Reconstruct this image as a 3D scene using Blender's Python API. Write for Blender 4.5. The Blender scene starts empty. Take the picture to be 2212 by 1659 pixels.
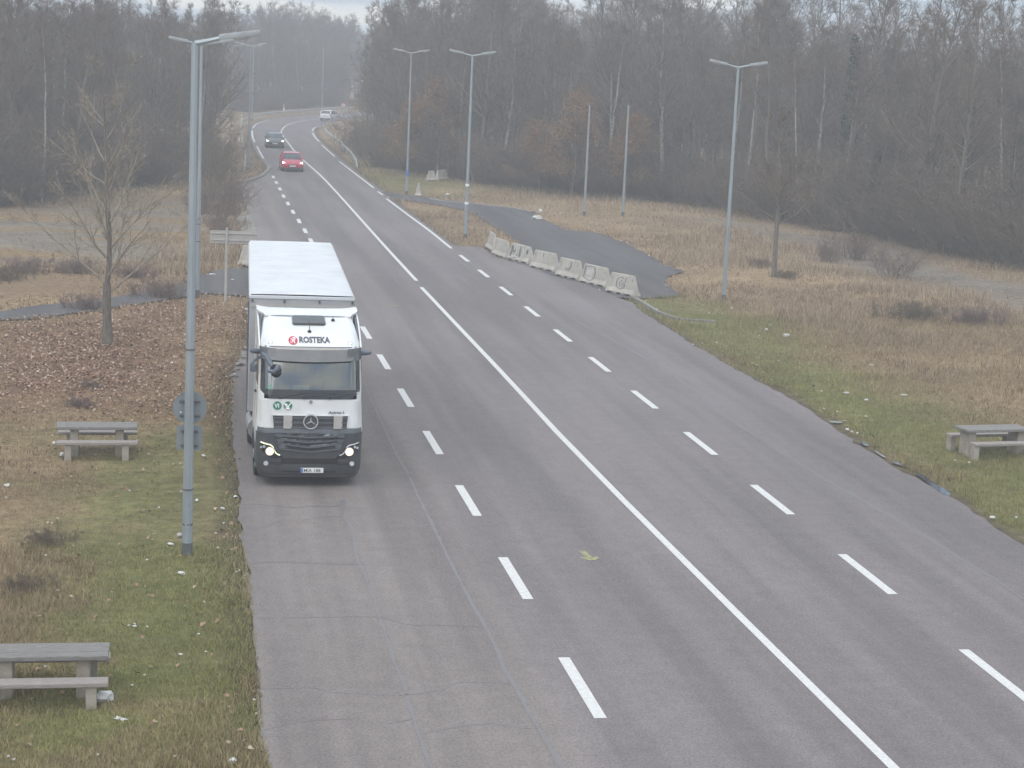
import bpy, bmesh, math, random
import numpy as np
from mathutils import Vector, Matrix
from mathutils.geometry import tessellate_polygon

random.seed(7)
RNG = np.random.default_rng(7)
scene = bpy.context.scene
C = scene.collection
rad = math.radians

# ------------------------------------------------------------------ camera
FOC, YAW, PIT, ROLL, CAMH = 4135.5, 0.17169, 0.16865, 0.044186, 9.97   # focal length for a picture 2212 wide
SW, SH = 2212.0, 1659.0
Fv = np.array([math.sin(YAW) * math.cos(PIT), math.cos(YAW) * math.cos(PIT), -math.sin(PIT)])
R0 = np.array([math.cos(YAW), -math.sin(YAW), 0.0])
U0 = np.cross(R0, Fv)
Rv = math.cos(ROLL) * R0 + math.sin(ROLL) * U0
Uv = -math.sin(ROLL) * R0 + math.cos(ROLL) * U0
cam_data = bpy.data.cameras.new('camera')
cam_data.sensor_width = 36.0
cam_data.lens = FOC / SW * 36.0
cam_data.clip_start = 0.5
cam_data.clip_end = 3000.0
cam = bpy.data.objects.new('camera', cam_data)
C.objects.link(cam)
cam.matrix_world = Matrix(((Rv[0], Uv[0], -Fv[0], 0), (Rv[1], Uv[1], -Fv[1], 0), (Rv[2], Uv[2], -Fv[2], CAMH), (0, 0, 0, 1)))
scene.camera = cam

# ------------------------------------------------------------------ view, world, sun
scene.view_settings.view_transform = 'Standard'
scene.view_settings.look = 'None'
scene.view_settings.gamma = 1.0
scene.view_settings.exposure = 0.78
scene.view_settings.use_curve_mapping = False

SUN_EL, SUN_AZ = rad(58), rad(-150)       # azimuth measured from +Y towards +X: sun from behind and left of the camera
world = bpy.data.worlds.new('World')
scene.world = world
world.use_nodes = True
wn, wl = world.node_tree.nodes, world.node_tree.links
wn.clear()
w_out = wn.new('ShaderNodeOutputWorld')
w_bg = wn.new('ShaderNodeBackground')
w_bg.inputs['Strength'].default_value = 0.10
w_sky = wn.new('ShaderNodeTexSky')
w_sky.sky_type = 'NISHITA'
w_sky.sun_disc = False
w_sky.sun_elevation = SUN_EL
w_sky.sun_rotation = SUN_AZ
w_sky.dust_density = 2.0
w_tc = wn.new('ShaderNodeTexCoord')
w_map = wn.new('ShaderNodeMapping')
w_map.inputs['Scale'].default_value = (2.2, 2.2, 34.0)
w_map.inputs['Location'].default_value = (3.1, 0.6, 0.4)
w_noise = wn.new('ShaderNodeTexNoise')
w_noise.inputs['Scale'].default_value = 2.2
w_noise.inputs['Detail'].default_value = 7.0
w_noise.inputs['Roughness'].default_value = 0.55
w_ramp = wn.new('ShaderNodeValToRGB')
w_ramp.color_ramp.elements[0].position = 0.40
w_ramp.color_ramp.elements[0].color = (0.45, 0.45, 0.45, 1)
w_ramp.color_ramp.elements[1].position = 0.56
w_ramp.color_ramp.elements[1].color = (1, 1, 1, 1)
w_ramp2 = wn.new('ShaderNodeValToRGB')       # grey to white to warm cloud
w_ramp2.color_ramp.elements[0].position = 0.42
w_ramp2.color_ramp.elements[0].color = (4.1, 5.8, 8.0, 1)
w_ramp2.color_ramp.elements[1].position = 0.60
w_ramp2.color_ramp.elements[1].color = (8.9, 8.7, 7.9, 1)
w_mix = wn.new('ShaderNodeMixRGB')
wl.new(w_tc.outputs['Generated'], w_map.inputs['Vector'])
wl.new(w_map.outputs['Vector'], w_noise.inputs['Vector'])
wl.new(w_noise.outputs['Fac'], w_ramp.inputs['Fac'])
wl.new(w_noise.outputs['Fac'], w_ramp2.inputs['Fac'])
wl.new(w_ramp.outputs['Color'], w_mix.inputs['Fac'])
wl.new(w_sky.outputs['Color'], w_mix.inputs['Color1'])
wl.new(w_ramp2.outputs['Color'], w_mix.inputs['Color2'])
wl.new(w_mix.outputs['Color'], w_bg.inputs['Color'])
wl.new(w_bg.outputs['Background'], w_out.inputs['Surface'])

sun_data = bpy.data.lights.new('sun', 'SUN')
sun_data.energy = 1.15
sun_data.angle = rad(80)
sun_data.color = (1.0, 0.955, 0.9)
sun = bpy.data.objects.new('sun', sun_data)
C.objects.link(sun)
sdir = Vector((math.sin(SUN_AZ) * math.cos(SUN_EL), math.cos(SUN_AZ) * math.cos(SUN_EL), math.sin(SUN_EL)))
sun.rotation_euler = sdir.to_track_quat('Z', 'Y').to_euler()
sun.location = (0, 0, 60)

HAZE_DENSITY = 0.0022

# ------------------------------------------------------------------ helpers
def G(u, v, z=0.0):
    """a sight line through the surveyed photo point (u, v), cut at height z: world x, y"""
    u = np.asarray(u, float); v = np.asarray(v, float)
    d = Fv + ((u - SW / 2) / FOC)[..., None] * Rv + ((SH / 2 - v) / FOC)[..., None] * Uv
    t = (z - CAMH) / d[..., 2]
    p = d * t[..., None]
    return p[..., :2]

def g(u, v, z=0.0):
    p = G(np.array([u]), np.array([v]), z)[0]
    return float(p[0]), float(p[1])

def P(x, y, z=0.0):
    """world to survey coordinates (used only to measure)"""
    q = np.stack([np.asarray(x, float), np.asarray(y, float), np.zeros_like(np.asarray(x, float)) + z - CAMH], -1)
    w = q @ Fv
    w = np.where(w < 1.0, 1.0, w)
    return SW / 2 + FOC * (q @ Rv) / w, SH / 2 - FOC * (q @ Uv) / w

class MB:
    def __init__(s):
        s.v = []; s.f = []
    def add(s, vs, fs):
        o = len(s.v)
        s.v += [tuple(map(float, p)) for p in vs]
        s.f += [tuple(i + o for i in f) for f in fs]
        return s
    def box(s, x0, x1, y0, y1, z0, z1, M=None, bev=0.0):
        if bev > 0:
            b = bev
            ring = [(x0 + b, y0), (x1 - b, y0), (x1, y0 + b), (x1, y1 - b), (x1 - b, y1), (x0 + b, y1), (x0, y1 - b), (x0, y0 + b)]
            cx, cy = (x0 + x1) / 2, (y0 + y1) / 2
            def sh(p, k):
                return (p[0] + (k if p[0] < cx else -k), p[1] + (k if p[1] < cy else -k))
            lv = [[(*sh(p, b * .7), z0) for p in ring], [(*p, z0 + b) for p in ring], [(*p, z1 - b) for p in ring], [(*sh(p, b * .7), z1) for p in ring]]
            vs = [q for l in lv for q in l]
            fs = []
            for k in range(3):
                for i in range(8):
                    j = (i + 1) % 8
                    fs.append((k * 8 + i, k * 8 + j, k * 8 + 8 + j, k * 8 + 8 + i))
            fs.append(tuple(range(7, -1, -1))); fs.append(tuple(range(24, 32)))
        else:
            vs = [(x0, y0, z0), (x1, y0, z0), (x1, y1, z0), (x0, y1, z0), (x0, y0, z1), (x1, y0, z1), (x1, y1, z1), (x0, y1, z1)]
            fs = [(3, 2, 1, 0), (4, 5, 6, 7), (0, 1, 5, 4), (1, 2, 6, 5), (2, 3, 7, 6), (3, 0, 4, 7)]
        if M is not None:
            vs = [M @ Vector(p) for p in vs]
        return s.add(vs, fs)
    def tube(s, pts, rs, n=8, cap=True, phase=0.0):
        pts = [Vector(p) for p in pts]
        if not hasattr(rs, '__len__'):
            rs = [rs] * len(pts)
        vs = []; fs = []
        ref = None
        for i, p in enumerate(pts):
            d = (pts[min(i + 1, len(pts) - 1)] - pts[max(i - 1, 0)]).normalized()
            if ref is None:
                a = Vector((1, 0, 0)) if abs(d.x) < .9 else Vector((0, 1, 0))
            else:
                a = ref
            e1 = (a - d * a.dot(d)).normalized(); e2 = d.cross(e1); ref = e1
            for k in range(n):
                t = 2 * math.pi * k / n + phase
                vs.append(p + (e1 * math.cos(t) + e2 * math.sin(t)) * rs[i])
        for i in range(len(pts) - 1):
            for k in range(n):
                j = (k + 1) % n
                fs.append((i * n + k, i * n + j, i * n + n + j, i * n + n + k))
        if cap:
            fs.append(tuple(range(n - 1, -1, -1))); fs.append(tuple(range((len(pts) - 1) * n, len(pts) * n)))
        return s.add(vs, fs)
    def prism(s, poly, a0, a1, axis='y'):
        """poly of 2D points pushed along an axis: axis y takes (x,z), axis x takes (y,z), axis z takes (x,y)"""
        n = len(poly)
        def mk(p, a):
            return {'y': (p[0], a, p[1]), 'x': (a, p[0], p[1]), 'z': (p[0], p[1], a)}[axis]
        vs = [mk(p, a0) for p in poly] + [mk(p, a1) for p in poly]
        fs = [tuple(range(n - 1, -1, -1)), tuple(range(n, 2 * n))] + [(i, (i + 1) % n, (i + 1) % n + n, i + n) for i in range(n)]
        return s.add(vs, fs)
    def disc(s, c, r, thick, n=20, axis='y', r_in=0.0):
        ring = [(math.cos(2 * math.pi * i / n), math.sin(2 * math.pi * i / n)) for i in range(n)]
        def mk(a, rr, p):
            if axis == 'y': return (c[0] + p[0] * rr, c[1] + a, c[2] + p[1] * rr)
            if axis == 'x': return (c[0] + a, c[1] + p[0] * rr, c[2] + p[1] * rr)
            return (c[0] + p[0] * rr, c[1] + p[1] * rr, c[2] + a)
        if r_in > 0:
            vs = [mk(a, rr, p) for a in (-thick / 2, thick / 2) for rr in (r_in, r) for p in ring]
            fs = []
            for i in range(n):
                j = (i + 1) % n
                fs += [(i, j, n + j, n + i), (2 * n + i, 3 * n + i, 3 * n + j, 2 * n + j), (n + i, n + j, 3 * n + j, 3 * n + i), (i, 2 * n + i, 2 * n + j, j)]
        else:
            vs = [mk(a, r, p) for a in (-thick / 2, thick / 2) for p in ring]
            fs = [tuple(range(n)), tuple(range(2 * n - 1, n - 1, -1))] + [(i, (i + 1) % n, n + (i + 1) % n, n + i) for i in range(n)]
        return s.add(vs, fs)
    def build(s, name, mat, parent=None, smooth=False):
        me = bpy.data.meshes.new(name)
        me.from_pydata(s.v, [], s.f)
        bm = bmesh.new(); bm.from_mesh(me)
        bmesh.ops.recalc_face_normals(bm, faces=bm.faces)
        bm.to_mesh(me); bm.free()
        me.materials.append(mat)
        if smooth:
            me.shade_smooth()
            try:
                me.set_sharp_from_angle(angle=rad(38))
            except Exception:
                pass
        return link(name, me, parent)

def link(name, me, parent=None):
    o = bpy.data.objects.new(name, me)
    C.objects.link(o)
    if parent is not None:
        o.parent = parent
    return o

def tag(o, label, cat, group=None):
    o['label'] = label; o['category'] = cat
    if group: o['group'] = group
    return o

def struct(o):
    o['kind'] = 'structure'; return o

def thing(name, label, cat, loc=(0, 0, 0), rz=0.0, group=None):
    o = bpy.data.objects.new(name, None)
    C.objects.link(o)
    o.empty_display_size = 0.3
    o.location = loc if len(loc) == 3 else (*loc, 0)
    o.rotation_euler = (0, 0, rz)
    return tag(o, label, cat, group)

def dup(root, loc, rz, label, group=None, scale=None):
    r = root.copy(); C.objects.link(r)
    r.location = loc; r.rotation_euler = (0, 0, rz)
    if scale: r.scale = scale
    r['label'] = label
    if group: r['group'] = group
    for ch in list(root.children):
        c = ch.copy(); C.objects.link(c); c.parent = r
        for q in list(ch.children):
            d = q.copy(); C.objects.link(d); d.parent = c
    return r

def np_mesh(name, verts, faces, mat=None, cols=None, smooth=False):
    """verts (n,3), faces (m,k) with equal k; cols (n,4) per vertex"""
    me = bpy.data.meshes.new(name)
    verts = np.ascontiguousarray(verts, np.float32); faces = np.ascontiguousarray(faces, np.int32)
    m, k = faces.shape
    me.vertices.add(len(verts)); me.vertices.foreach_set('co', verts.ravel())
    me.loops.add(m * k); me.loops.foreach_set('vertex_index', faces.ravel())
    me.polygons.add(m); me.polygons.foreach_set('loop_start', np.arange(m, dtype=np.int32) * k)
    try:
        me.polygons.foreach_set('loop_total', np.full(m, k, np.int32))
    except Exception:
        pass
    me.update(calc_edges=True)
    if cols is not None:
        a = me.color_attributes.new('tint', 'FLOAT_COLOR', 'POINT')
        a.data.foreach_set('color', np.ascontiguousarray(cols, np.float32).ravel())
    if mat: me.materials.append(mat)
    if smooth: me.shade_smooth()
    return me

# ------------------------------------------------------------------ materials
def new_mat(name):
    m = bpy.data.materials.new(name); m.use_nodes = True
    n = m.node_tree.nodes; l = m.node_tree.links
    b = n['Principled BSDF']
    return m, n, l, b

def plain(name, col, rough=0.6, metal=0.0, var=0.15, scale=6.0, spec=0.5, bump=0.0, dirt=None, coat=0.0, stretch=(1, 1, 1)):
    m, n, l, b = new_mat(name)
    tc = n.new('ShaderNodeTexCoord'); mp = n.new('ShaderNodeMapping'); mp.inputs['Scale'].default_value = stretch
    nz = n.new('ShaderNodeTexNoise')
    nz.inputs['Scale'].default_value = scale; nz.inputs['Detail'].default_value = 6.0; nz.inputs['Roughness'].default_value = 0.6
    l.new(tc.outputs['Object'], mp.inputs['Vector']); l.new(mp.outputs['Vector'], nz.inputs['Vector'])
    rp = n.new('ShaderNodeValToRGB')
    c = np.array(col[:3])
    d = np.array(dirt) if dirt is not None else c * (1 - var)
    rp.color_ramp.elements[0].position = 0.3; rp.color_ramp.elements[0].color = (*d, 1)
    rp.color_ramp.elements[1].position = 0.65; rp.color_ramp.elements[1].color = (*np.minimum(c * (1 + var * .5), 1), 1)
    l.new(nz.outputs['Fac'], rp.inputs['Fac']); l.new(rp.outputs['Color'], b.inputs['Base Color'])
    b.inputs['Roughness'].default_value = rough; b.inputs['Metallic'].default_value = metal
    b.inputs['Specular IOR Level'].default_value = spec
    if coat: b.inputs['Coat Weight'].default_value = coat; b.inputs['Coat Roughness'].default_value = 0.08
    if bump:
        bp = n.new('ShaderNodeBump'); bp.inputs['Strength'].default_value = bump; bp.inputs['Distance'].default_value = 0.02
        nz2 = n.new('ShaderNodeTexNoise'); nz2.inputs['Scale'].default_value = scale * 8; nz2.inputs['Detail'].default_value = 4
        l.new(mp.outputs['Vector'], nz2.inputs['Vector']); l.new(nz2.outputs['Fac'], bp.inputs['Height']); l.new(bp.outputs['Normal'], b.inputs['Normal'])
    return m

def emit(name, col, strength):
    m, n, l, b = new_mat(name)
    b.inputs['Base Color'].default_value = (.8, .8, .8, 1)
    b.inputs['Emission Color'].default_value = (*col, 1); b.inputs['Emission Strength'].default_value = strength
    return m

def glassy(name, tint=(.02, .025, .03), rough=0.06, var=0.2):
    return plain(name, tint, rough=rough, spec=0.6, var=var, scale=3, coat=0.15)

def clear_glass(name, tint=(0.50, 0.56, 0.54)):
    m, n, l, b = new_mat(name)
    tr = n.new('ShaderNodeBsdfTransparent'); tr.inputs['Color'].default_value = (*tint, 1)
    gl = n.new('ShaderNodeBsdfGlossy'); gl.inputs['Roughness'].default_value = 0.04
    fr = n.new('ShaderNodeFresnel'); fr.inputs['IOR'].default_value = 1.6
    ma = n.new('ShaderNodeMath'); ma.operation = 'ADD'; ma.inputs[1].default_value = 0.13
    mx = n.new('ShaderNodeMixShader')
    l.new(fr.outputs[0], ma.inputs[0]); l.new(ma.outputs[0], mx.inputs['Fac'])
    l.new(tr.outputs[0], mx.inputs[1]); l.new(gl.outputs[0], mx.inputs[2])
    l.new(mx.outputs[0], n['Material Output'].inputs['Surface'])
    return m

def tinted(name, rough=0.85, translucent=0.0, spec=0.2):
    m, n, l, b = new_mat(name)
    a = n.new('ShaderNodeAttribute'); a.attribute_name = 'tint'
    l.new(a.outputs['Color'], b.inputs['Base Color'])
    b.inputs['Roughness'].default_value = rough; b.inputs['Specular IOR Level'].default_value = spec
    return m

M_white_paint = plain('white cab paint', (.72, .73, .74), rough=.28, var=.05, scale=1.6, coat=.4, dirt=(.62, .63, .63))
M_white_roof = plain('white trailer roof', (.60, .62, .64), rough=.45, var=.04, scale=1.2, dirt=(.53, .55, .57))
M_trailer_wall = plain('grey trailer wall', (.36, .36, .37), rough=.55, var=.15, scale=2)
M_curtain = plain('navy curtain', (.03, .045, .10), rough=.5, var=.3, scale=3)
M_bumper = plain('dark grey plastic', (.055, .057, .063), rough=.5, var=.3, scale=3)
M_bumper2 = plain('graphite paint', (.10, .11, .125), rough=.35, var=.2, scale=3)
M_black = plain('black plastic', (.015, .015, .017), rough=.55, var=.3)
M_blackglass = glassy('black edge glass', (.012, .013, .015))
M_pane = clear_glass('windscreen glass')
M_visor = plain('smoked visor', (.075, .08, .085), rough=.2, var=.3, scale=2, spec=.8)
M_mirror = plain('blue grey mirror shell', (.10, .12, .155), rough=.4, var=.2)
M_chrome = plain('chrome', (.72, .73, .75), rough=.25, metal=.55, var=.05)
M_tyre = plain('tyre rubber', (.02, .02, .021), rough=.85, var=.4, scale=12)
M_rim = plain('steel rim', (.42, .42, .43), rough=.4, metal=.6, var=.2)
M_grey_plate = plain('light grey cover plate', (.42, .40, .38), rough=.6, var=.1)
M_redlogo = plain('red emblem', (.50, .03, .06), rough=.4, var=.05)
M_letter = plain('grey lettering', (.075, .08, .10), rough=.5, var=.05)
M_white = plain('flat white', (.80, .80, .79), rough=.5, var=.04)
M_green = plain('green sticker', (.04, .20, .13), rough=.5, var=.1)
M_greeng = plain('pale green sticker', (.25, .45, .35), rough=.5, var=.1)
M_plate = plain('number plate white', (.72, .72, .70), rough=.4, var=.05)
M_blue = plain('plate blue', (.06, .16, .45), rough=.5, var=.05)
M_lamp = emit('truck headlamp', (1.0, .66, .32), .62)
M_lampring = emit('headlamp halo', (1.0, .50, .22), .5)
M_drl = emit('daytime strip', (.75, .85, .30), .5)
M_carlamp = emit('car headlamp', (1.0, .97, .88), 5.0)
M_marker = emit('roof marker lamp', (1.0, .95, .85), 1.1)
M_fog = plain('fog lamp glass', (.55, .57, .6), rough=.15, var=.2, spec=.9)
M_interior = plain('cab interior', (.035, .035, .033), rough=.8, var=.4, scale=3)
M_dash = plain('dashboard', (.16, .165, .15), rough=.7, var=.3, scale=5)
M_paper = plain('paper', (.60, .62, .55), rough=.7, var=.1)
M_curt_in = plain('cab curtain', (.07, .065, .05), rough=.85, var=.4, scale=5, stretch=(6, 1, 1))
M_galv = plain('galvanised steel', (.32, .36, .385), rough=.5, metal=.35, var=.14, scale=1.4, stretch=(2, 2, .35), dirt=(.26, .295, .315))
M_galv_dark = plain('pole foot', (.12, .12, .12), rough=.8, var=.3)
M_lum = plain('luminaire shell', (.25, .27, .28), rough=.5, var=.2, scale=4)
M_signback = plain('sign back grey', (.20, .23, .245), rough=.6, var=.12, scale=3)
M_signback2 = plain('sign back beige', (.38, .36, .335), rough=.6, var=.10, scale=3)
M_rail = plain('guard rail steel', (.50, .51, .52), rough=.55, metal=.3, var=.25, scale=2)
M_red = plain('sign red', (.45, .03, .05), rough=.5, var=.1)
M_concrete = plain('barrier concrete', (.42, .39, .345), rough=.9, var=.25, scale=2.5, bump=.5, dirt=(.34, .315, .275), stretch=(1.6, 1.6, .6))
M_concrete2 = plain('table leg concrete', (.34, .31, .27), rough=.9, var=.2, scale=3, bump=.4, dirt=(.25, .21, .16))
M_graffiti = plain('graffiti paint', (.15, .15, .16), rough=.7, var=.5, scale=7)
M_graffiti2 = plain('pale graffiti paint', (.50, .49, .47), rough=.7, var=.15, scale=7)
M_wood = plain('weathered wood', (.25, .235, .22), rough=.85, var=.4, scale=7, bump=.6, dirt=(.13, .125, .12), stretch=(1, 14, 14))
M_wood2 = plain('pale bench wood', (.34, .305, .285), rough=.85, var=.3, scale=7, bump=.5, dirt=(.22, .19, .175), stretch=(1, 14, 14))
M_kerb = plain('kerb concrete', (.23, .22, .20), rough=.9, var=.3, scale=2, bump=.3, dirt=(.18, .17, .15))
M_bark = plain('bark', (.17, .145, .12), rough=.95, var=.45, scale=4, bump=.8, dirt=(.09, .078, .064), stretch=(4, 4, 1))
M_bark_lichen = plain('bark with lichen', (.31, .265, .205), rough=.95, var=.4, scale=2.2, bump=.8, dirt=(.18, .155, .125), stretch=(3, 3, 1))
M_bark_pale = plain('pale bark', (.30, .285, .26), rough=.9, var=.5, scale=3, bump=.4, dirt=(.17, .16, .14), stretch=(1, 1, 1.5))
M_twig = plain('twigs', (.16, .122, .095), rough=.95, var=.3, scale=.6, dirt=(.10, .078, .062))
M_twig_warm = plain('warm twigs', (.16, .125, .085), rough=.95, var=.3, scale=.8, dirt=(.10, .08, .058))
M_twig_red = plain('reddish twigs', (.20, .145, .125), rough=.95, var=.3, scale=.8, dirt=(.14, .10, .085))
M_leaf_brown = plain('dead brown leaves', (.27, .15, .07), rough=.8, var=.5, scale=1.2, dirt=(.14, .085, .045))
M_ivy = plain('ivy', (.035, .055, .025), rough=.7, var=.5, scale=3, dirt=(.02, .03, .015))
M_litter = plain('white litter', (.58, .58, .56), rough=.6, var=.12, scale=9)
M_litter_blue = plain('blue plastic', (.20, .30, .48), rough=.5, var=.2, scale=9)
M_litter_tan = plain('tan cardboard', (.45, .32, .20), rough=.8, var=.2, scale=9)
M_car_red = plain('red car paint', (.50, .012, .06), rough=.3, var=.08, coat=.6)
M_car_dark = plain('dark blue grey paint', (.015, .025, .034), rough=.25, var=.1, coat=.8)
M_car_white = plain('white car paint', (.74, .75, .76), rough=.3, var=.05, coat=.6)
M_carglass = glassy('car glass', (.03, .045, .055), rough=.08)
M_tail = plain('tail lamp', (.20, .03, .035), rough=.3, var=.1)
M_yellow = plain('yellow road paint', (.30, .285, .15), rough=.8, var=.4, scale=12)
M_grass = tinted('grass blades')
M_leafl = tinted('fallen leaves', rough=.8)

# ------------------------------------------------------------------ ground zones
def catmull(pts, n=6, closed=False):
    pts = [np.array(p, float) for p in pts]; out = []
    N = len(pts)
    for i in range(N if closed else N - 1):
        if closed:
            p0, p1, p2, p3 = pts[i - 1], pts[i], pts[(i + 1) % N], pts[(i + 2) % N]
        else:
            p0, p1, p2, p3 = pts[max(i - 1, 0)], pts[i], pts[i + 1], pts[min(i + 2, N - 1)]
        for k in range(n):
            t = k / n
            out.append(.5 * ((2 * p1) + (-p0 + p2) * t + (2 * p0 - 5 * p1 + 4 * p2 - p3) * t * t + (-p0 + 3 * p1 - 3 * p2 + p3) * t ** 3))
    if not closed: out.append(pts[-1])
    return out

def world_line(vpts, z=0.0):
    a = np.array(vpts, float)
    return [tuple(p) for p in G(a[:, 0], a[:, 1], z)]

def poly_sd(x, y, poly):
    """signed distance to polygon, positive inside"""
    poly = np.array(poly); inside = np.zeros(x.shape, bool); dm = np.full(x.shape, 1e9)
    n = len(poly)
    for i in range(n):
        a = poly[i]; b = poly[(i + 1) % n]
        ab = b - a; L = (ab ** 2).sum() + 1e-9
        t = np.clip(((x - a[0]) * ab[0] + (y - a[1]) * ab[1]) / L, 0, 1)
        d = np.hypot(x - a[0] - t * ab[0], y - a[1] - t * ab[1]); dm = np.minimum(dm, d)
        c = ((a[1] > y) != (b[1] > y)) & (x < (b[0] - a[0]) * (y - a[1]) / (b[1] - a[1] + 1e-12) + a[0])
        inside ^= c
    return np.where(inside, dm, -dm)

def vnoise(x, y, s, seed=0):
    """cheap smooth value noise, 0..1"""
    r = np.random.default_rng(seed + 100).random((256, 256))
    X = x / s; Y = y / s
    xi = np.floor(X).astype(int); yi = np.floor(Y).astype(int)
    fx = X - xi; fy = Y - yi; fx = fx * fx * (3 - 2 * fx); fy = fy * fy * (3 - 2 * fy)
    a = r[xi % 256, yi % 256]; b = r[(xi + 1) % 256, yi % 256]; c = r[xi % 256, (yi + 1) % 256]; d = r[(xi + 1) % 256, (yi + 1) % 256]
    return (a * (1 - fx) + b * fx) * (1 - fy) + (c * (1 - fx) + d * fx) * fy

def fbm(x, y, s, seed=0):
    return .5 * vnoise(x, y, s, seed) + .3 * vnoise(x, y, s / 2.3, seed + 1) + .2 * vnoise(x, y, s / 5.1, seed + 2)

# surveyed outlines
L_edge = [(583, 1760), (575, 1659), (560.6, 1598), (554.8, 1464), (547.2, 1368), (533.8, 1253), (526.1, 1196), (518, 1100), (512.7, 1024), (505, 960), (500, 907), (500, 850), (502, 815), (512, 780), (530, 745), (541, 700), (543, 650), (543, 590), (544, 530), (546, 500), (535, 463), (529, 440), (521, 421), (517, 407), (519, 396)]
Tip = [(535, 390), (553, 385.5), (568, 378), (577, 370), (580.5, 363)]
L_far = [(569, 353), (556.5, 335.5), (548, 318), (541.5, 301), (540.5, 283), (544, 272), (555, 264), (577, 257), (620, 252.5), (692, 246.8), (735, 243.5), (800, 240.5), (900, 236)]
R_far = [(930, 247), (800, 253.5), (735, 258.5), (706, 264), (688, 272), (679.5, 281), (682, 291), (695, 306), (712, 321), (737, 342), (770, 370), (805, 396), (818, 407)]
R_near = [(840, 426), (880, 456), (930, 492), (968, 522), (985, 531), (1007, 532), (1043, 535), (1061, 550), (1093, 562), (1127.4, 572), (1163.5, 584), (1197.6, 598), (1263.8, 614), (1303.9, 630.3), (1328, 640), (1366, 655), (1385, 673), (1414.8, 691), (1488.9, 738.4), (1563, 783.7), (1620.6, 814.6), (1715.2, 866), (1777, 907), (1859.3, 964.8), (1941.6, 1014.1), (2044.5, 1067.6), (2106.2, 1108.8), (2212, 1178.7), (2420, 1320), (2560, 1760)]
road_poly = world_line(L_edge + Tip + L_far + R_far + R_near)
# access roads
access_R = world_line([(803, 396), (815, 403), (830, 412), (860, 419), (900, 423), (928, 426), (953, 431), (1015, 437), (1087, 446), (1151.5, 457.8), (1173.6, 473.8), (1219.6, 496), (1297.9, 503.9), (1358, 528), (1408.2, 554), (1434.3, 570.1), (1477.6, 586.3), (1440, 598), (1448, 622), (1470.7, 639.2), (1372, 645), (1328, 643), (1264, 617), (1197, 600), (1163.5, 587), (1127, 573), (1100, 562), (1127.4, 528), (1091.3, 505.9), (1067.2, 489.9), (1035, 470), (1005, 455), (950, 443), (900, 436), (862, 432), (845, 430), (835, 428)])
access_L = world_line([(552, 580), (538, 581), (491, 580), (465, 585), (433, 597), (400, 606), (350, 622), (300, 633), (240, 642), (150, 652), (60, 663), (0, 670), (-120, 685), (-120, 705), (0, 692), (80, 686), (160, 678), (240, 665), (300, 657), (370, 646), (433, 634), (500, 637), (552, 642)])
# bare gravel lot on the left and grey strip on the right
lot_L = world_line([(-300, 500), (0, 462), (150, 450), (300, 438), (400, 432), (480, 470), (500, 520), (430, 545), (350, 560), (200, 560), (60, 572), (-300, 610)])
strip_R = world_line([(1440, 478), (1520, 480), (1640, 505), (1750, 540), (1900, 590), (2050, 620), (2250, 690), (2500, 780), (2500, 700), (2250, 620), (2050, 575), (1900, 530), (1750, 505), (1600, 478), (1500, 468)])
litter_poly = world_line([(-60, 720), (0, 705), (130, 690), (300, 660), (420, 650), (500, 700), (480, 770), (440, 850), (330, 870), (200, 875), (0, 880), (-80, 870)])
green_L = world_line([(-50, 930), (150, 960), (230, 1000), (120, 1080), (130, 1250), (60, 1400), (-100, 1480), (-100, 1700), (600, 1700), (560, 1500), (535, 1250), (500, 900), (430, 880), (330, 900), (300, 920)])
green_R = world_line([(1300, 640), (1400, 640), (1560, 662), (1620, 690), (1750, 770), (1900, 850), (2050, 905), (2212, 960), (2500, 1060), (2500, 1400), (2212, 1200), (2000, 1060), (1800, 920), (1600, 810), (1450, 720)])
green_F = world_line([(770, 350), (820, 372), (900, 385), (985, 392), (1000, 405), (930, 414), (860, 412), (800, 395), (760, 365)])
lt_tree_xy = g(232, 742)

def zones(x, y):
    nz = fbm(x, y, 4.0, 3); n2 = fbm(x, y, 1.4, 9)
    j = (nz - .5) * 3.0 + (n2 - .5) * 1.2
    sc = 1.0 + np.clip((y - 50) / 80, 0, 2)
    def soft(poly, w):
        return 1 / (1 + np.exp(-np.clip((poly_sd(x, y, poly) + j * w * .7) / (w * .5), -20, 20)))
    gr = np.maximum.reduce([soft(green_L, 1.2) * (.35 + .85 * (fbm(x, y, 3.0, 21) > .42) * 1.0 * fbm(x, y, 3, 21) + .2), soft(green_R, 1.6), soft(green_F, 4)])
    li = soft(litter_poly, 2.6)
    gv = np.maximum(soft(lot_L, 2.5) * .9, soft(strip_R, 2.5))
    gr = gr * (1 - li) * (1 - gv); gv = gv * (1 - li)
    return gr, li, gv

xs = np.unique(np.concatenate([np.linspace(-260, -60, 21), np.arange(-60, 96, .6), np.linspace(96, 420, 30)]))
yl = [12.0]
while yl[-1] < 330: yl.append(yl[-1] + .25 + .0062 * max(yl[-1] - 20, 0))
ys = np.unique(np.concatenate([[-40, -15, 0], yl, np.linspace(340, 620, 12)]))
GX, GY = np.meshgrid(xs, ys)
gr, li, gv = zones(GX, GY)
rel = (fbm(GX, GY, 6, 40) - .5) * .16 + (fbm(GX, GY, 1.5, 41) - .5) * .05
rd = np.maximum.reduce([poly_sd(GX, GY, p) for p in (road_poly, access_R, access_L)])
rel = np.where(rd > -.3, -.05, rel * np.clip((-rd - .3) / 1.5, 0, 1) - .05 * np.clip(1 - (-rd - .3) / .4, 0, 1))
nz_, nx_ = GX.shape
idx = np.arange(nz_ * nx_).reshape(nz_, nx_)
quads = np.stack([idx[:-1, :-1], idx[:-1, 1:], idx[1:, 1:], idx[1:, :-1]], -1).reshape(-1, 4)
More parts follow.
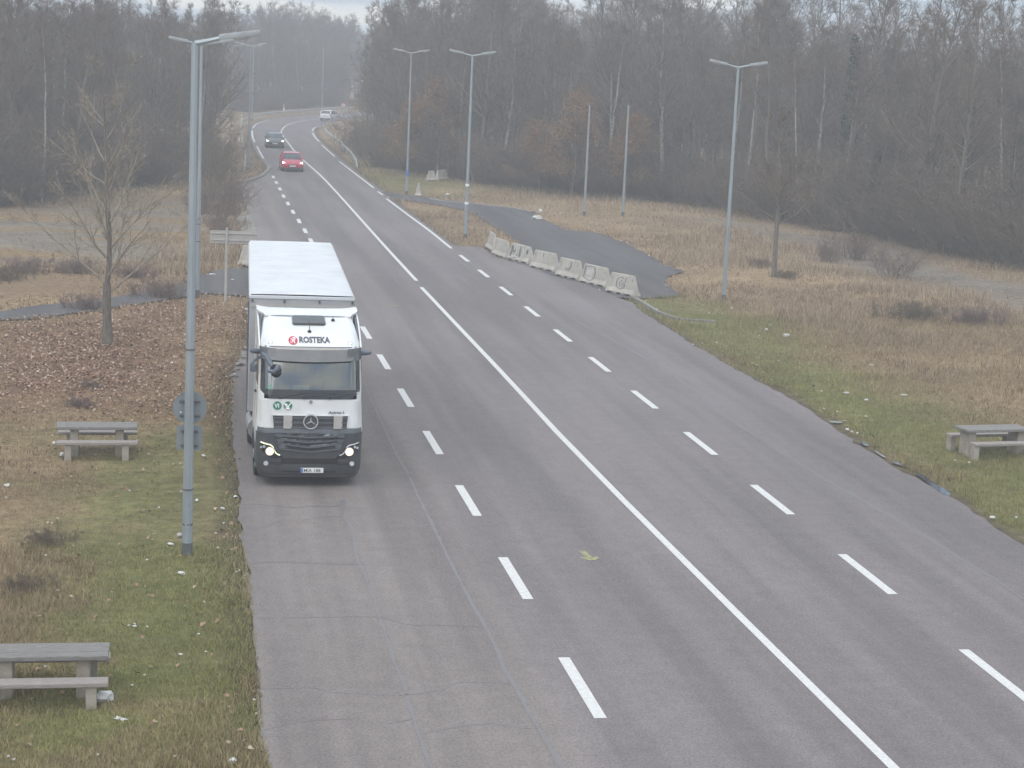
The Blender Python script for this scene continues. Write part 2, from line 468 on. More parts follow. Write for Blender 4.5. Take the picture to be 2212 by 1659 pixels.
tan_c = np.array([.28, .205, .13]); tan2 = np.array([.19, .145, .09]); green_c = np.array([.15, .15, .065]); lit_c = np.array([.17, .10, .066]); grav_c = np.array([.175, .158, .138]); brown_c = np.array([.16, .11, .072])
def zone_col(x, y, gr, li, gv):
    a = fbm(x, y, 5, 60)[..., None]; b = fbm(x, y, .9, 61)[..., None]
    base = tan_c * a * 1.25 + tan2 * (1.15 - a) * 1.0
    u_, v_ = P(x, y)
    # dull brown turf between the near road and the lots
    br = np.clip((fbm(x, y, 9, 66) - .42) * 5, 0, 1)[..., None] * .6
    base = base * (1 - br) + brown_c * br
    c = base * (1 - gr[..., None]) + (green_c * (.7 + .6 * b) * (1 - .3 * a) + tan2 * .3 * a) * gr[..., None]
    c = c * (1 - li[..., None]) + lit_c * (.7 + .6 * b) * li[..., None]
    ora = np.array([.25, .15, .045])
    st = np.clip((fbm(x * .30, y, 3.2, 77) - .46) * 7, 0, 1)[..., None]
    st = st * (x[..., None] < 10); gc = grav_c * (1 - st * .6) + ora * st * .6
    c = c * (1 - gv[..., None]) + gc * (.8 + .4 * b) * gv[..., None]
    return c * (.85 + .3 * b)
gcol = zone_col(GX, GY, gr, li, gv)
soil = np.clip(1 - (-poly_sd(GX, GY, road_poly)) / .7, 0, 1)[..., None]
gcol = gcol * (1 - soil) + np.array([.085, .07, .055]) * soil
woodfloor = np.clip(1 - 0, 0, 1)
cols = np.concatenate([gcol.reshape(-1, 3), np.ones((gcol.size // 3, 1))], 1)

mg, n, l, b = new_mat('earth and turf')
at = n.new('ShaderNodeAttribute'); at.attribute_name = 'tint'
tc = n.new('ShaderNodeTexCoord')
nz = n.new('ShaderNodeTexNoise'); nz.inputs['Scale'].default_value = 3.0; nz.inputs['Detail'].default_value = 10; nz.inputs['Roughness'].default_value = .75
l.new(tc.outputs['Object'], nz.inputs['Vector'])
rp = n.new('ShaderNodeValToRGB'); rp.color_ramp.elements[0].position = .32; rp.color_ramp.elements[0].color = (.45, .45, .42, 1); rp.color_ramp.elements[1].position = .68; rp.color_ramp.elements[1].color = (1.5, 1.45, 1.4, 1)
mx = n.new('ShaderNodeMixRGB'); mx.blend_type = 'MULTIPLY'; mx.inputs['Fac'].default_value = .9
l.new(nz.outputs['Fac'], rp.inputs['Fac']); l.new(at.outputs['Color'], mx.inputs['Color1']); l.new(rp.outputs['Color'], mx.inputs['Color2'])
l.new(mx.outputs['Color'], b.inputs['Base Color']); b.inputs['Roughness'].default_value = .95; b.inputs['Specular IOR Level'].default_value = .1
bp = n.new('ShaderNodeBump'); bp.inputs['Strength'].default_value = .8; bp.inputs['Distance'].default_value = .06
l.new(nz.outputs['Fac'], bp.inputs['Height']); l.new(bp.outputs['Normal'], b.inputs['Normal'])
me = np_mesh('ground', np.stack([GX.ravel(), GY.ravel(), rel.ravel()], 1), quads, mg, cols, smooth=True)
ground = struct(link('ground', me))

# ------------------------------------------------------------------ roads
def jitter_outline(poly, step=.5, amp=.05, seed=0):
    r = np.random.default_rng(seed); out = []
    n = len(poly)
    for i in range(n):
        a = np.array(poly[i]); bb = np.array(poly[(i + 1) % n]); L = np.linalg.norm(bb - a)
        k = max(1, min(60, int(L / step)))
        nn = np.array([-(bb - a)[1], (bb - a)[0]]) / (L + 1e-9)
        for t in range(k):
            out.append(a + (bb - a) * t / k + nn * r.normal(0, amp) * (1 if L < 60 else 0))
    return out

def sheet(name, poly, z, mat, parent=None):
    pts = [Vector((p[0], p[1], z)) for p in poly]
    tris = tessellate_polygon([pts])
    me = bpy.data.meshes.new(name)
    me.from_pydata([tuple(p) for p in pts], [], [tuple(t) for t in tris])
    bm = bmesh.new(); bm.from_mesh(me); bmesh.ops.recalc_face_normals(bm, faces=bm.faces)
    if bm.faces and sum(f.normal.z for f in bm.faces) < 0: bmesh.ops.reverse_faces(bm, faces=bm.faces)
    bm.to_mesh(me); bm.free()
    me.materials.append(mat)
    return link(name, me, parent)

def asphalt(name, c_main, c_left=None, split=5.9, dark=.75, streak=.7, spec=.3, rough=.8):
    m, n, l, b = new_mat(name)
    tc = n.new('ShaderNodeTexCoord')
    def noise(scale, stretch, detail=5, rough=.6):
        mp = n.new('ShaderNodeMapping'); mp.inputs['Scale'].default_value = stretch
        z = n.new('ShaderNodeTexNoise'); z.inputs['Scale'].default_value = scale; z.inputs['Detail'].default_value = detail; z.inputs['Roughness'].default_value = rough
        l.new(tc.outputs['Object'], mp.inputs['Vector']); l.new(mp.outputs['Vector'], z.inputs['Vector']); return z
    big = noise(.16, (1, .5, 1)); stk = noise(.9, (1, .035, 1), 3); fine = noise(26, (1, 1, 1), 2, .8); mid = noise(2.2, (1, 1, 1), 8, .7)
    def ramp(src, p0, c0, p1, c1):
        r = n.new('ShaderNodeValToRGB'); r.color_ramp.elements[0].position = p0; r.color_ramp.elements[0].color = (c0, c0, c0, 1); r.color_ramp.elements[1].position = p1; r.color_ramp.elements[1].color = (c1, c1, c1, 1)
        l.new(src.outputs['Fac'], r.inputs['Fac']); return r
    def mul(a, bb, f=1.0):
        x = n.new('ShaderNodeMixRGB'); x.blend_type = 'MULTIPLY'; x.inputs['Fac'].default_value = f
        l.new(a, x.inputs['Color1']); l.new(bb, x.inputs['Color2']); return x.outputs['Color']
    base = n.new('ShaderNodeMixRGB'); base.inputs['Color1'].default_value = (*c_main, 1); base.inputs['Color2'].default_value = (*(c_left or c_main), 1)
    sx = n.new('ShaderNodeSeparateXYZ'); l.new(tc.outputs['Object'], sx.inputs['Vector'])
    mr = n.new('ShaderNodeMapRange'); mr.inputs['From Min'].default_value = split + .25; mr.inputs['From Max'].default_value = split - .25
    l.new(sx.outputs['X'], mr.inputs['Value']); l.new(mr.outputs['Result'], base.inputs['Fac'])
    c = mul(base.outputs['Color'], ramp(big, .35, .92, .65, 1.06).outputs['Color'])
    c = mul(c, ramp(stk, .38, .72, .6, 1.06).outputs['Color'], streak)
    c = mul(c, ramp(mid, .3, .86, .7, 1.1).outputs['Color'], .8)
    c = mul(c, ramp(fine, .3, .66, .7, 1.34).outputs['Color'], .9)
    l.new(c, b.inputs['Base Color'])
    b.inputs['Roughness'].default_value = rough; b.inputs['Specular IOR Level'].default_value = spec
    bp = n.new('ShaderNodeBump'); bp.inputs['Strength'].default_value = .35; bp.inputs['Distance'].default_value = .01
    l.new(fine.outputs['Fac'], bp.inputs['Height']); l.new(bp.outputs['Normal'], b.inputs['Normal'])
    return m

M_asph = asphalt('old grey asphalt', (.190, .168, .169), (.213, .187, .178))
M_asph_dark = asphalt('dark side asphalt', (.125, .12, .122), split=-999, spec=.12, rough=.92)
road = struct(sheet('road', jitter_outline(road_poly, .45, .035, 1), .008, M_asph))
acc1 = struct(sheet('access_road', jitter_outline(access_R, .6, .05, 2), .004, M_asph_dark))
acc2 = struct(sheet('side_road', jitter_outline(access_L, .6, .12, 3), .004, M_asph_dark))

M_mark = plain('road paint', (.62, .62, .61), rough=.7, var=.1, scale=14, dirt=(.52, .51, .50))
def ribbon(pts, w, z=.013, jit=0.0, mb=None):
    pts = [np.array(p[:2], float) for p in pts]
    vs = []
    for i, p in enumerate(pts):
        d = pts[min(i + 1, len(pts) - 1)] - pts[max(i - 1, 0)]; d /= np.linalg.norm(d) + 1e-9
        nn = np.array([d[1], -d[0]])
        ww = w / 2 * (1 + (random.uniform(-jit, jit) if jit else 0))
        vs += [(*(p + nn * ww), z), (*(p - nn * ww), z)]
    fs = [(2 * i, 2 * i + 2, 2 * i + 3, 2 * i + 1) for i in range(len(pts) - 1)]
    mb = mb or MB()
    return mb.add(vs, fs)
def flat(mb, name, mat, parent):
    o = mb.build(name, mat, parent)
    if o.data.polygons and o.data.polygons[0].normal.z < 0:
        o.data.flip_normals()
    return o
# dashes between the running lane and the lay-by, left side
XL, YL, XR, YR = 6.389, 29.03, 13.643, 35.77
for k in range(-2, 8):
    y = YL + 6.5 * k
    flat(ribbon([(XL, y - 1.5), (XL, y + 1.5)], .20), 'lane_dash', M_mark, road)
for k in range(-1, 10):
    y = YR + 6.5 * k
    flat(ribbon([(XR, y - 1.5), (XR, y + 1.5)], .20), 'lane_dash', M_mark, road)
for (u, v) in [(672, 521), (659, 499), (646, 478), (633, 458), (622, 440), (612.5, 424), (604.5, 408.5), (597, 394.5), (590.5, 382.5)]:
    x, y = g(u, v)
    du = .5
    flat(ribbon([(x - .02, y - 1.35), (x + .02, y + 1.35)], .22), 'lane_dash', M_mark, road)
def vline(vp, w, name='edge_line', n=8, split=None):
    pts = catmull(world_line(vp), n)
    return flat(ribbon(pts, w), name, M_mark, road)
cl = [g(u, v) for u, v in [(900, 607), (833, 534), (767.6, 460.8), (724.8, 413.2), (691.9, 378.7), (656.5, 347.4), (635.9, 326), (619.4, 304.6), (609.6, 291.4), (607.9, 284.9), (609.6, 279.9), (617.8, 271.7), (634.3, 265.1), (654, 261), (690.2, 256.9), (740, 252), (850, 245)]]
flat(ribbon(catmull(cl, 6), .17), 'centre_line', M_mark, road)
flat(ribbon([g(910, 621), (10.02, 60), (9.98, 50), (10.03, 42), (10.15, 33), (10.3, 24), (10.4, 14)], .17), 'centre_line', M_mark, road)
vline([(975, 537), (930, 500.5), (882, 465), (834.4, 429.2)], .17)
vline([(826.7, 421.5), (815.9, 413.8)], .17)
vline([(807.9, 406.6), (770, 377.5), (733, 349)], .17)
vline([(723.1, 338.4), (708, 325), (695.2, 313.6)], .18)
vline([(689.4, 306.2), (681, 297), (675.4, 287.3)], .18)
vline([(674.6, 283.2), (680, 276), (699.3, 270.9)], .18)
vline([(569.2, 342.5), (562, 330), (555.2, 316.1)], .18)
vline([(550.3, 307.1), (545.4, 294.7), (544.6, 282.4)], .18)
vline([(546.2, 276.6), (555.3, 267.6), (578.3, 260.2)], .18)
# yellow marks
def quadmark(cx, cy, pts, name):
    return [(cx + a, cy + bb) for a, bb in pts]
x, y = g(1270, 1203)
ym = MB(); ribbon([(x - .04, y + .45), (x + .02, y - .15)], .13, .013, mb=ym); ribbon([(x - .16, y - .05), (x + .02, y - .32)], .11, .0145, mb=ym); ribbon([(x + .2, y - .05), (x + .02, y - .30)], .11, .016, mb=ym)
flat(ym, 'yellow_arrow', M_yellow, road)
x, y = g(846, 659); flat(ribbon([(x - .25, y), (x + .1, y - .35), (x + .2, y - .1)], .10), 'yellow_mark', M_yellow, road)

# sealed cracks and joints
M_crack = plain('bitumen seal', (.12, .12, .127), rough=.6, var=.3, scale=4, dirt=(.155, .148, .15))
M_seal = plain('worn joint seal', (.175, .172, .18), rough=.7, var=.08, scale=.8, dirt=(.185, .172, .172))
def c7(a, bb): return ((580 + a / 2.229) / 1.1718, (1200 + bb / 2.229) / 1.1718)
cr = [([(1020, 20), (1060, 110), (1130, 250), (1200, 400), (1290, 580), (1380, 750), (1440, 850), (1500, 970), (1560, 1110), (1640, 1250), (1720, 1400), (1800, 1530), (1890, 1690)], .06, M_seal),
      ([(640, 235), (690, 310), (725, 480), (760, 560), (820, 720), (880, 900), (930, 1060), (990, 1200), (1030, 1350), (1080, 1500), (1120, 1620), (1160, 1700)], .05, M_seal),
      ([(640, 145), (636, 235)], .09, M_crack),
      ([(90, 170), (220, 178), (350, 190), (480, 183), (620, 186), (760, 192)], .028, M_crack),
      ([(100, 300), (180, 310), (260, 275), (330, 272)], .025, M_crack), ([(420, 262), (500, 248), (640, 240)], .028, M_crack),
      ([(90, 512), (280, 498), (520, 508), (800, 514)], .028, M_crack), ([(150, 815), (450, 812), (820, 810), (1000, 850), (1250, 858), (1430, 862)], .022, M_seal),
      ([(730, 450), (800, 430), (900, 424), (1060, 422)], .022, M_seal),
      ([(170, 1215), (480, 1208), (600, 1235), (980, 1248), (1200, 1218), (1300, 1178), (1590, 1182)], .026, M_seal),
      ([(200, 1445), (450, 1395), (700, 1385)], .022, M_seal), ([(900, 1412), (1030, 1385)], .022, M_seal),
      ([(1090, 1470), (1200, 1445), (1450, 1410), (1600, 1430), (1740, 1440)], .024, M_seal)]
zi = 0
for pts, w, mt in cr:
    wp = catmull(world_line([c7(*p) for p in pts]), 8)
    wp = [p + RNG.normal(0, w * .12, 2) for p in wp]
    flat(ribbon(wp, w, .0112 + .0004 * zi, jit=.5), 'crack_seal', mt, road); zi = (zi + 1) % 4
wp = catmull(world_line([(783, 820), (800, 860), (830, 925), (858, 985), (882, 1024)]), 8)
flat(ribbon([p + RNG.normal(0, .008, 2) for p in wp], .035, .0116, jit=.2), 'crack_seal', M_seal, road)
M_seam = plain('lay-by joint', (.15, .145, .15), rough=.75, var=.2, scale=2, dirt=(.175, .17, .172))
wp = catmull(world_line([(1240, 690), (1420, 790), (1532, 870), (1560, 895), (1700, 985), (1850, 1075), (2000, 1160), (2300, 1350)]), 8)
flat(ribbon([p + RNG.normal(0, .02, 2) for p in wp], .10, .0112, jit=.5), 'crack_seal', M_seam, road)
for (a, bb, c_, d_) in [(588, 762, 572, 762), (575, 905, 560, 905)]:
    pass

# kerbs and gutters
def kerb(vp, w, h, name='kerb', n=4, lab='pale concrete kerb'):
    pts = catmull(world_line(vp), n)
    mb = MB()
    for i in range(len(pts) - 1):
        a, bb = pts[i], pts[i + 1]; d = bb - a; L = np.linalg.norm(d); d /= L; nn = np.array([d[1], -d[0]]) * w / 2
        g_ = min(.02, L * .1)
        a2, b2 = a + d * g_, bb - d * g_ * 0
        mb.add([(*(a2 - nn), -.1), (*(a2 + nn), -.1), (*(b2 + nn), -.1), (*(b2 - nn), -.1), (*(a2 - nn * .9), h), (*(a2 + nn * .9), h), (*(b2 + nn * .9), h), (*(b2 - nn * .9), h)],
               [(4, 5, 6, 7), (0, 1, 5, 4), (1, 2, 6, 5), (2, 3, 7, 6), (3, 0, 4, 7)])
    return struct(mb.build(name, M_kerb))
kerb([(519, 396), (535, 391), (553, 386.5), (568, 379), (577, 370.5), (580.5, 363), (575, 357)], .35, .12)
kerb([(928.5, 429), (953.2, 433.9), (985, 437), (1015, 439.3), (1060, 444), (1109, 449.3), (1151, 458)], .45, .035, 'gutter')
kerb([(1372, 647), (1398, 662), (1425, 678), (1460, 690), (1500, 695), (1545, 697)], .16, .10)
kerb([(528, 463), (533, 480), (537, 500), (540, 520)], .9, .02, 'gutter')
kerb([(526, 440), (528, 463)], .5, .02, 'gutter')

# puddles in the right-hand gutter
mw, n, l, b = new_mat('standing water')
b.inputs['Base Color'].default_value = (.02, .025, .03, 1); b.inputs['Roughness'].default_value = .03; b.inputs['Specular IOR Level'].default_value = 1.0; b.inputs['IOR'].default_value = 1.9
def c8(a, bb): return ((1900 + a / 4.022) / 1.1718, (1040 + bb / 4.022) / 1.1718)
for pl in [[(1670, 640), (1730, 645), (1800, 690), (1920, 775), (1960, 785), (2010, 830), (2035, 845), (2020, 868), (1960, 855), (1890, 810), (1780, 720), (1720, 672)],
           [(1115, 315), (1160, 325), (1205, 358), (1180, 360), (1140, 345)], [(1260, 395), (1310, 430), (1375, 472), (1355, 475), (1290, 435)],
           [(1440, 525), (1480, 520), (1560, 555), (1545, 566), (1480, 545)]]:
    pp = catmull(world_line([c8(*p) for p in pl]), 4, closed=True)
    struct(sheet('puddle', pp, .0125, mw))

# ------------------------------------------------------------------ the lorry
# local frame: nose at y = 0 looking along -y, x to the right as the camera sees it
PROF = [(.20, .16), (.28, .08), (.45, .02), (.9, 0), (1.30, .0), (1.40, .03), (2.06, .07), (2.25, .12), (2.95, .32), (3.14, .38), (3.22, .42), (3.33, .52), (3.46, .70), (3.60, .98), (3.70, 1.24), (3.78, 1.60)]
HW = [(.20, 1.14), (.45, 1.20), (1.3, 1.22), (2.06, 1.19), (2.95, 1.175), (3.22, 1.165), (3.33, 1.13), (3.60, 1.07), (3.78, 1.0)]
def lerp(tab, z):
    return float(np.interp(z, [t[0] for t in tab], [t[1] for t in tab]))
def FY(x, z):
    hw = lerp(HW, z); y = lerp(PROF, z); t = abs(x) / hw
    y += .07 * t * t
    if t > .80: y += .26 * ((t - .80) / .20) ** 2.2
    return y
truck = thing('semi_trailer_truck', 'white articulated lorry coming towards the viewer, red round emblem above its windscreen', 'truck', (2.85, 43.18, 0.008), rad(0.6))

def loft_cab():
    zs = [.95, 1.15, 1.30, 1.39, 1.55, 1.72, 1.9, 2.06, 2.16, 2.25, 2.5, 2.75, 2.95, 3.06, 3.14, 3.22, 3.27, 3.33, 3.39, 3.46, 3.53, 3.60, 3.65, 3.70, 3.74, 3.78]
    T = np.array([-1, -.985, -.96, -.93, -.89, -.84, -.78, -.6, -.4, -.2, 0, .2, .4, .6, .78, .84, .89, .93, .96, .985, 1])
    vs = []; fs = []; n = len(T) + 2
    for z in zs:
        hw = lerp(HW, z)
        yb = 2.30 if z < 3.3 else 2.30
        for t in T: vs.append((t * hw, FY(t * hw, z), z))
        vs.append((hw, yb, z)); vs.append((-hw, yb, z))
    for i in range(len(zs) - 1):
        for k in range(n):
            j = (k + 1) % n
            if 2.06 <= zs[i] < 2.95 and 4 <= k < 16: continue        # windscreen opening
            fs.append((i * n + k, i * n + j, (i + 1) * n + j, (i + 1) * n + k))
    fs.append(tuple((len(zs) - 1) * n + k for k in range(n)))
    return MB().add(vs, fs)
loft_cab().build('cab', M_white_paint, truck, smooth=True)

def front_patch(zs, xl, xr, off=.012, thick=.03, nx=12, name='panel', mat=None, parent=None, smooth=True, mb=None):
    """panel that follows the nose: for each height zs[i] it runs from xl[i] to xr[i], off in front of the skin"""
    vs = []; fs = []; nz = len(zs); m = nx + 1
    for o in (off, off - thick):
        for z, a, bb in zip(zs, xl, xr):
            for i in range(m):
                x = a + (bb - a) * i / nx
                vs.append((x, FY(x, z) - o, z))
    L = nz * m
    for r in range(nz - 1):
        for i in range(nx):
            a = r * m + i
            fs.append((a, a + 1, a + m + 1, a + m)); fs.append((L + a, L + a + m, L + a + m + 1, L + a + 1))
    for i in range(nx):
        fs.append((i, L + i, L + i + 1, i + 1)); a = (nz - 1) * m + i; fs.append((a, a + 1, L + a + 1, L + a))
    for r in range(nz - 1):
        a = r * m; fs.append((a, a + m, L + a + m, L + a)); a = r * m + nx; fs.append((a, L + a, L + a + m, a + m))
    own = mb is None
    mb = mb or MB(); mb.add(vs, fs)
    return mb.build(name, mat, parent, smooth) if own else mb

# interior
inn = MB()
inn.box(-1.05, 1.05, 1.55, 1.58, 1.5, 3.2); inn.box(-1.05, 1.05, .45, 1.56, 1.45, 1.5); inn.box(-1.06, -1.04, .5, 1.56, 1.5, 3.2); inn.box(1.04, 1.06, .5, 1.56, 1.5, 3.2); inn.box(-1.05, 1.05, .62, 1.56, 3.15, 3.18)
interior = inn.build('cab_interior', M_interior, truck)
MB().box(-1.0, 1.0, .30, .72, 1.85, 2.13, bev=.04).build('dashboard', M_dash, interior)
for sx in (-.55, .6):
    sm = MB(); sm.box(sx - .25, sx + .25, 1.05, 1.5, 1.6, 2.0, bev=.05); sm.box(sx - .24, sx + .24, 1.38, 1.54, 1.9, 2.62, bev=.05); sm.box(sx - .14, sx + .14, 1.38, 1.5, 2.64, 2.82, bev=.03)
    sm.build('seat', M_interior, interior)
cm = MB()
for i in range(14):
    x = -1.0 + i * .145; cm.box(x, x + .12, 1.46 + .02 * (i % 2), 1.5 + .02 * (i % 2), 2.3, 3.1, bev=.01)
cm.build('curtain', M_curt_in, interior)
MB().tube([(.55 + .19 * math.cos(t), .80 + .10 * math.sin(t), 2.16 + .15 * math.sin(t)) for t in np.linspace(0, 2 * math.pi, 20)], .018, n=6, cap=False).build('steering_wheel', M_black, interior)
pm = MB(); pm.box(-.28, .0, .24, .42, 2.20, 2.215); pm.box(-.78, -.05, .22, .34, 2.15, 2.16); pm.box(.28, 1.0, .22, .34, 2.15, 2.16); pm.box(-.40, -.02, .36, .37, 2.22, 2.34)
pm.build('papers', M_paper, interior)

# windscreen
zs = [2.075, 2.12, 2.17, 2.22, 2.3, 2.5, 2.75, 2.98]
xl = [-.92, -.96, -1.06, -1.12, -1.13, -1.125, -1.12, -1.115]
ws = front_patch(zs, xl, [-a for a in xl], .006, .012, 24, 'windscreen', M_pane, truck)
front_patch([2.065, 2.12, 2.17, 2.22, 2.27], [-.93, -.97, -1.07, -1.135, -1.145], [.93, .97, 1.07, 1.135, 1.145], .014, .02, 24, 'windscreen_base', M_blackglass, truck)
for s in (-1, 1):
    a = [1.145, 1.14, 1.135, 1.13]; c_ = [1.05, 1.05, 1.05, 1.05]
    front_patch([2.272, 2.5, 2.75, 2.98], [s * q for q in (c_ if s > 0 else a)], [s * q for q in (a if s > 0 else c_)], .014, .02, 3, 'windscreen_edge', M_blackglass, truck)
for (x0, x1, zz) in ((-.15, .55, 2.13), (.42, 1.0, 2.12), (-.7, -.1, 2.12)):
    w = MB(); w.tube([(x0, FY(x0, 2.10) - .04, 2.10), (x1, FY(x1, 2.22) - .035, 2.21)], .014, n=6); w.box(x0 - .03, x0 + .03, FY(x0, 2.1) - .05, FY(x0, 2.1) - .01, 2.07, 2.12)
    w.build('wiper', M_black, truck)
def disc_front(x, z, r, off, th, name, mat, parent, r_in=0, n=24):
    return MB().disc((x, FY(x, z) - off, z), r, th, n, 'y', r_in).build(name, mat, parent)
disc_front(-.93, 2.32, .055, .022, .006, 'windscreen_sticker', M_greeng, ws)

# sun visor: smoked strip on brackets
vb = []; mbv = MB()
vs = []; fs = []
xs_ = np.linspace(-1.16, 1.16, 25)
for (z, o) in ((3.17, .03), (3.08, .12), (2.96, .17), (2.955, .155), (3.07, .105), (3.16, .02)):
    for x in xs_:
        zz = z - .05 * (1 - (abs(x) / 1.16) ** 2) * (1 if z < 3.1 else 0)
        vs.append((x, FY(x * .98, z) - o, zz + (.03 * (abs(x) > .95) if z > 3.1 else 0)))
m = 25
for r in range(6):
    q = (r + 1) % 6
    for i in range(24):
        fs.append((r * m + i, r * m + i + 1, q * m + i + 1, q * m + i))
fs += [tuple(r * m for r in range(6)), tuple(r * m + 24 for r in range(5, -1, -1))]
MB().add(vs, fs).build('sun_visor', M_visor, truck, True)
for s in (-1, 1):
    front_patch([3.02, 3.20], [s * .83 if s > 0 else -1.165] * 2, [1.165 if s > 0 else -.83] * 2, .135, .02, 4, 'visor_end', M_visor, truck)
front_patch([3.13, 3.205], [-.82, -.82], [.82, .82], .035, .05, 14, 'visor_bracket_strip', M_grey_plate, truck)

# forehead details
front_patch([3.205, 3.225], [-1.15, -1.15], [1.15, 1.15], .008, .02, 20, 'roof_seam', M_bumper2, truck)
hm = MB()
def roof_z(y):
    return float(np.interp(y, [p[1] for p in PROF[9:]], [p[0] for p in PROF[9:]]))
hp = [(-.40, 1.10), (-.36, 1.04), (.34, 1.04), (.38, 1.10), (.38, 1.40), (.34, 1.46), (-.36, 1.46), (-.40, 1.40)]
hm.add([(x, y, roof_z(y) + .012) for x, y in hp] + [(x * .95 , y, roof_z(y) + .06) for x, y in hp], [(0, 1, 9, 8), (1, 2, 10, 9), (2, 3, 11, 10), (3, 4, 12, 11), (4, 5, 13, 12), (5, 6, 14, 13), (6, 7, 15, 14), (7, 0, 8, 15), tuple(range(8, 16))])
hm.build('roof_hatch', M_visor, truck)
def beacon(x, y, h, lean=0, name='antenna'):
    z = roof_z(y)
    a = MB(); a.tube([(x, y, z - .01), (x, y, z + .035), (x, y, z + .05)], [.045, .04, .014], n=12); a.tube([(x, y, z + .04), (x, y + lean, z + h)], [.009, .005], n=6)
    a.build(name, M_black, truck)
beacon(-.02, .80, .26, .12); beacon(.56, 1.30, .10, .02)
for s in (-1, 1):
    x = -.93 if s < 0 else .90
    t = MB().disc((x, FY(x, 3.30) - .012, 3.30), .05, .03, 16, 'y').build('roof_lamp', M_fog, truck)
    MB().disc((x, FY(x, 3.30) - .032, 3.305), .028, .012, 12, 'y').build('bulb', M_marker, t)

def text_obj(body, size, name, mat, parent, M, extr=.003, bold=.0, shear=0.0, space=1.0, align='LEFT'):
    cu = bpy.data.curves.new(name, 'FONT'); cu.body = body; cu.size = size; cu.extrude = extr; cu.offset = bold; cu.shear = shear; cu.space_character = space; cu.align_x = align; cu.resolution_u = 3
    tmp = bpy.data.objects.new('tmp_text', cu); C.objects.link(tmp)
    bpy.context.view_layer.update()
    me = bpy.data.meshes.new_from_object(tmp)
    bpy.data.objects.remove(tmp); bpy.data.curves.remove(cu)
    me.transform(M); me.materials.clear(); me.materials.append(mat); me.name = name
    return link(name, me, parent)
def front_M(x, z, tilt, off=.02):
    return Matrix.Translation((x, FY(x, z) - off, z)) @ Matrix.Rotation(rad(90 - tilt), 4, 'X')
def forehead_text(o):
    pass
# lettering follows the bowed skin: bend each vertex onto it
def on_skin(me, x0, z0, off, tilt):
    s_, c_ = math.sin(rad(tilt)), math.cos(rad(tilt))
    for v in me.vertices:
        X = x0 + v.co.x; Z = z0 + v.co.y * c_
        v.co = Vector((X, FY(X, Z) - off - v.co.z, Z))
def skin_text(body, size, x0, z0, name, mat, parent, off=.006, bold=0.0, shear=0.0, space=1.0, tilt=0, sx=1.0):
    o = text_obj(body, size, name, mat, parent, Matrix.Scale(sx, 4, (1, 0, 0)), bold=bold, shear=shear, space=space)
    on_skin(o.data, x0, z0, off, tilt); return o
skin_text('ROSTEKA', .155, -.275, 3.315, 'lettering', M_letter, truck, bold=.006, sx=1.06, off=.012)
lg = MB(); n_ = 28
def skin_disc(cx, cz, r, off, name, mat, parent, kz=1.0, n=28, r_in=0.0, arc=None):
    """round print lying on the bowed skin"""
    vs = []; fs = []
    rings = [r_in, (r_in + r) / 2, r]
    for rr in rings:
        for k in range(n):
            t = 2 * math.pi * k / n; x = cx + rr * math.cos(t); z = cz + rr * math.sin(t) * kz
            vs.append((x, FY(x, z) - off, z))
    for a in range(2):
        for k in range(n):
            j = (k + 1) % n; fs.append((a * n + k, a * n + j, (a + 1) * n + j, (a + 1) * n + k))
    if r_in == 0: fs = [f for f in fs if f[0] >= n] + [tuple(range(n, 2 * n))]
    return MB().add(vs, fs).build(name, mat, parent)
em = skin_disc(-.41, 3.345, .105, .010, 'emblem_disc', M_redlogo, truck, kz=.80)
o = skin_text('R', .17, -.462, 3.295, 'emblem_letter', M_white, em, off=.014, bold=.001, shear=.35)
sb = []
for pts in ([(-.475, 3.375), (-.44, 3.395), (-.375, 3.39)], [(-.475, 3.30), (-.455, 3.335), (-.445, 3.385)], [(-.42, 3.335), (-.385, 3.31), (-.365, 3.29)]):
    t = MB(); t.tube([(x, FY(x, z) - .013, z) for x, z in pts], .006, n=5); t.build('emblem_stroke', M_white, em)

# side fairings and roof deflector
for s in (-1, 1):
    o_ = MB(); sk = [(.62, 3.20), (1.0, 3.45), (1.5, 3.68), (1.95, 3.80), (2.3, 3.88), (2.62, 3.86), (2.62, 2.2), (2.32, 2.2), (2.32, 3.2)]
    o_.prism(sk, s * 1.150, s * 1.185, 'x'); o_.build('side_fairing', M_white_paint, truck)
    k_ = MB(); k_.prism([(.80, 3.24), (1.05, 3.46), (1.45, 3.66), (1.75, 3.75), (2.0, 3.75), (2.0, 3.24)], s * 1.10, s * 1.145, 'x'); k_.build('fairing_infill', M_bumper2, truck)
vs = []; fs = []; nx = 24
rows = [(1.60, 3.785), (1.72, 3.785), (1.85, 3.80), (2.0, 3.825), (2.14, 3.855), (2.26, 3.87), (2.45, 3.865)]
for o__ in (0, .03):
    for r, (y, z) in enumerate(rows):
        for i in range(nx + 1):
            t = -1 + 2 * i / nx; hw = 1.0 + .185 * min(1, r / 3)
            zz = z + (.05 * max(0, (abs(t) - .7) / .3) ** 1.5) * (1 if r >= 1 else 0) - .02 * (1 - t * t) * (r >= 4)
            yy = y - (.10 * max(0, (abs(t) - .75) / .25)) * (r >= 2)
            vs.append((t * hw, yy, zz - o__))
m = nx + 1; L = len(rows) * m
for r in range(len(rows) - 1):
    for i in range(nx):
        a = r * m + i; fs += [(a, a + 1, a + m + 1, a + m), (L + a, L + a + m, L + a + m + 1, L + a + 1)]
for r in range(len(rows) - 1):
    a = r * m; fs.append((a, a + m, L + a + m, L + a)); a += nx; fs.append((a, L + a, L + a + m, a + m))
for i in range(nx):
    fs.append((i, L + i, L + i + 1, i + 1)); a = (len(rows) - 1) * m + i; fs.append((a, a + 1, L + a + 1, L + a))
MB().add(vs, fs).build('roof_deflector', M_white_paint, truck, True)
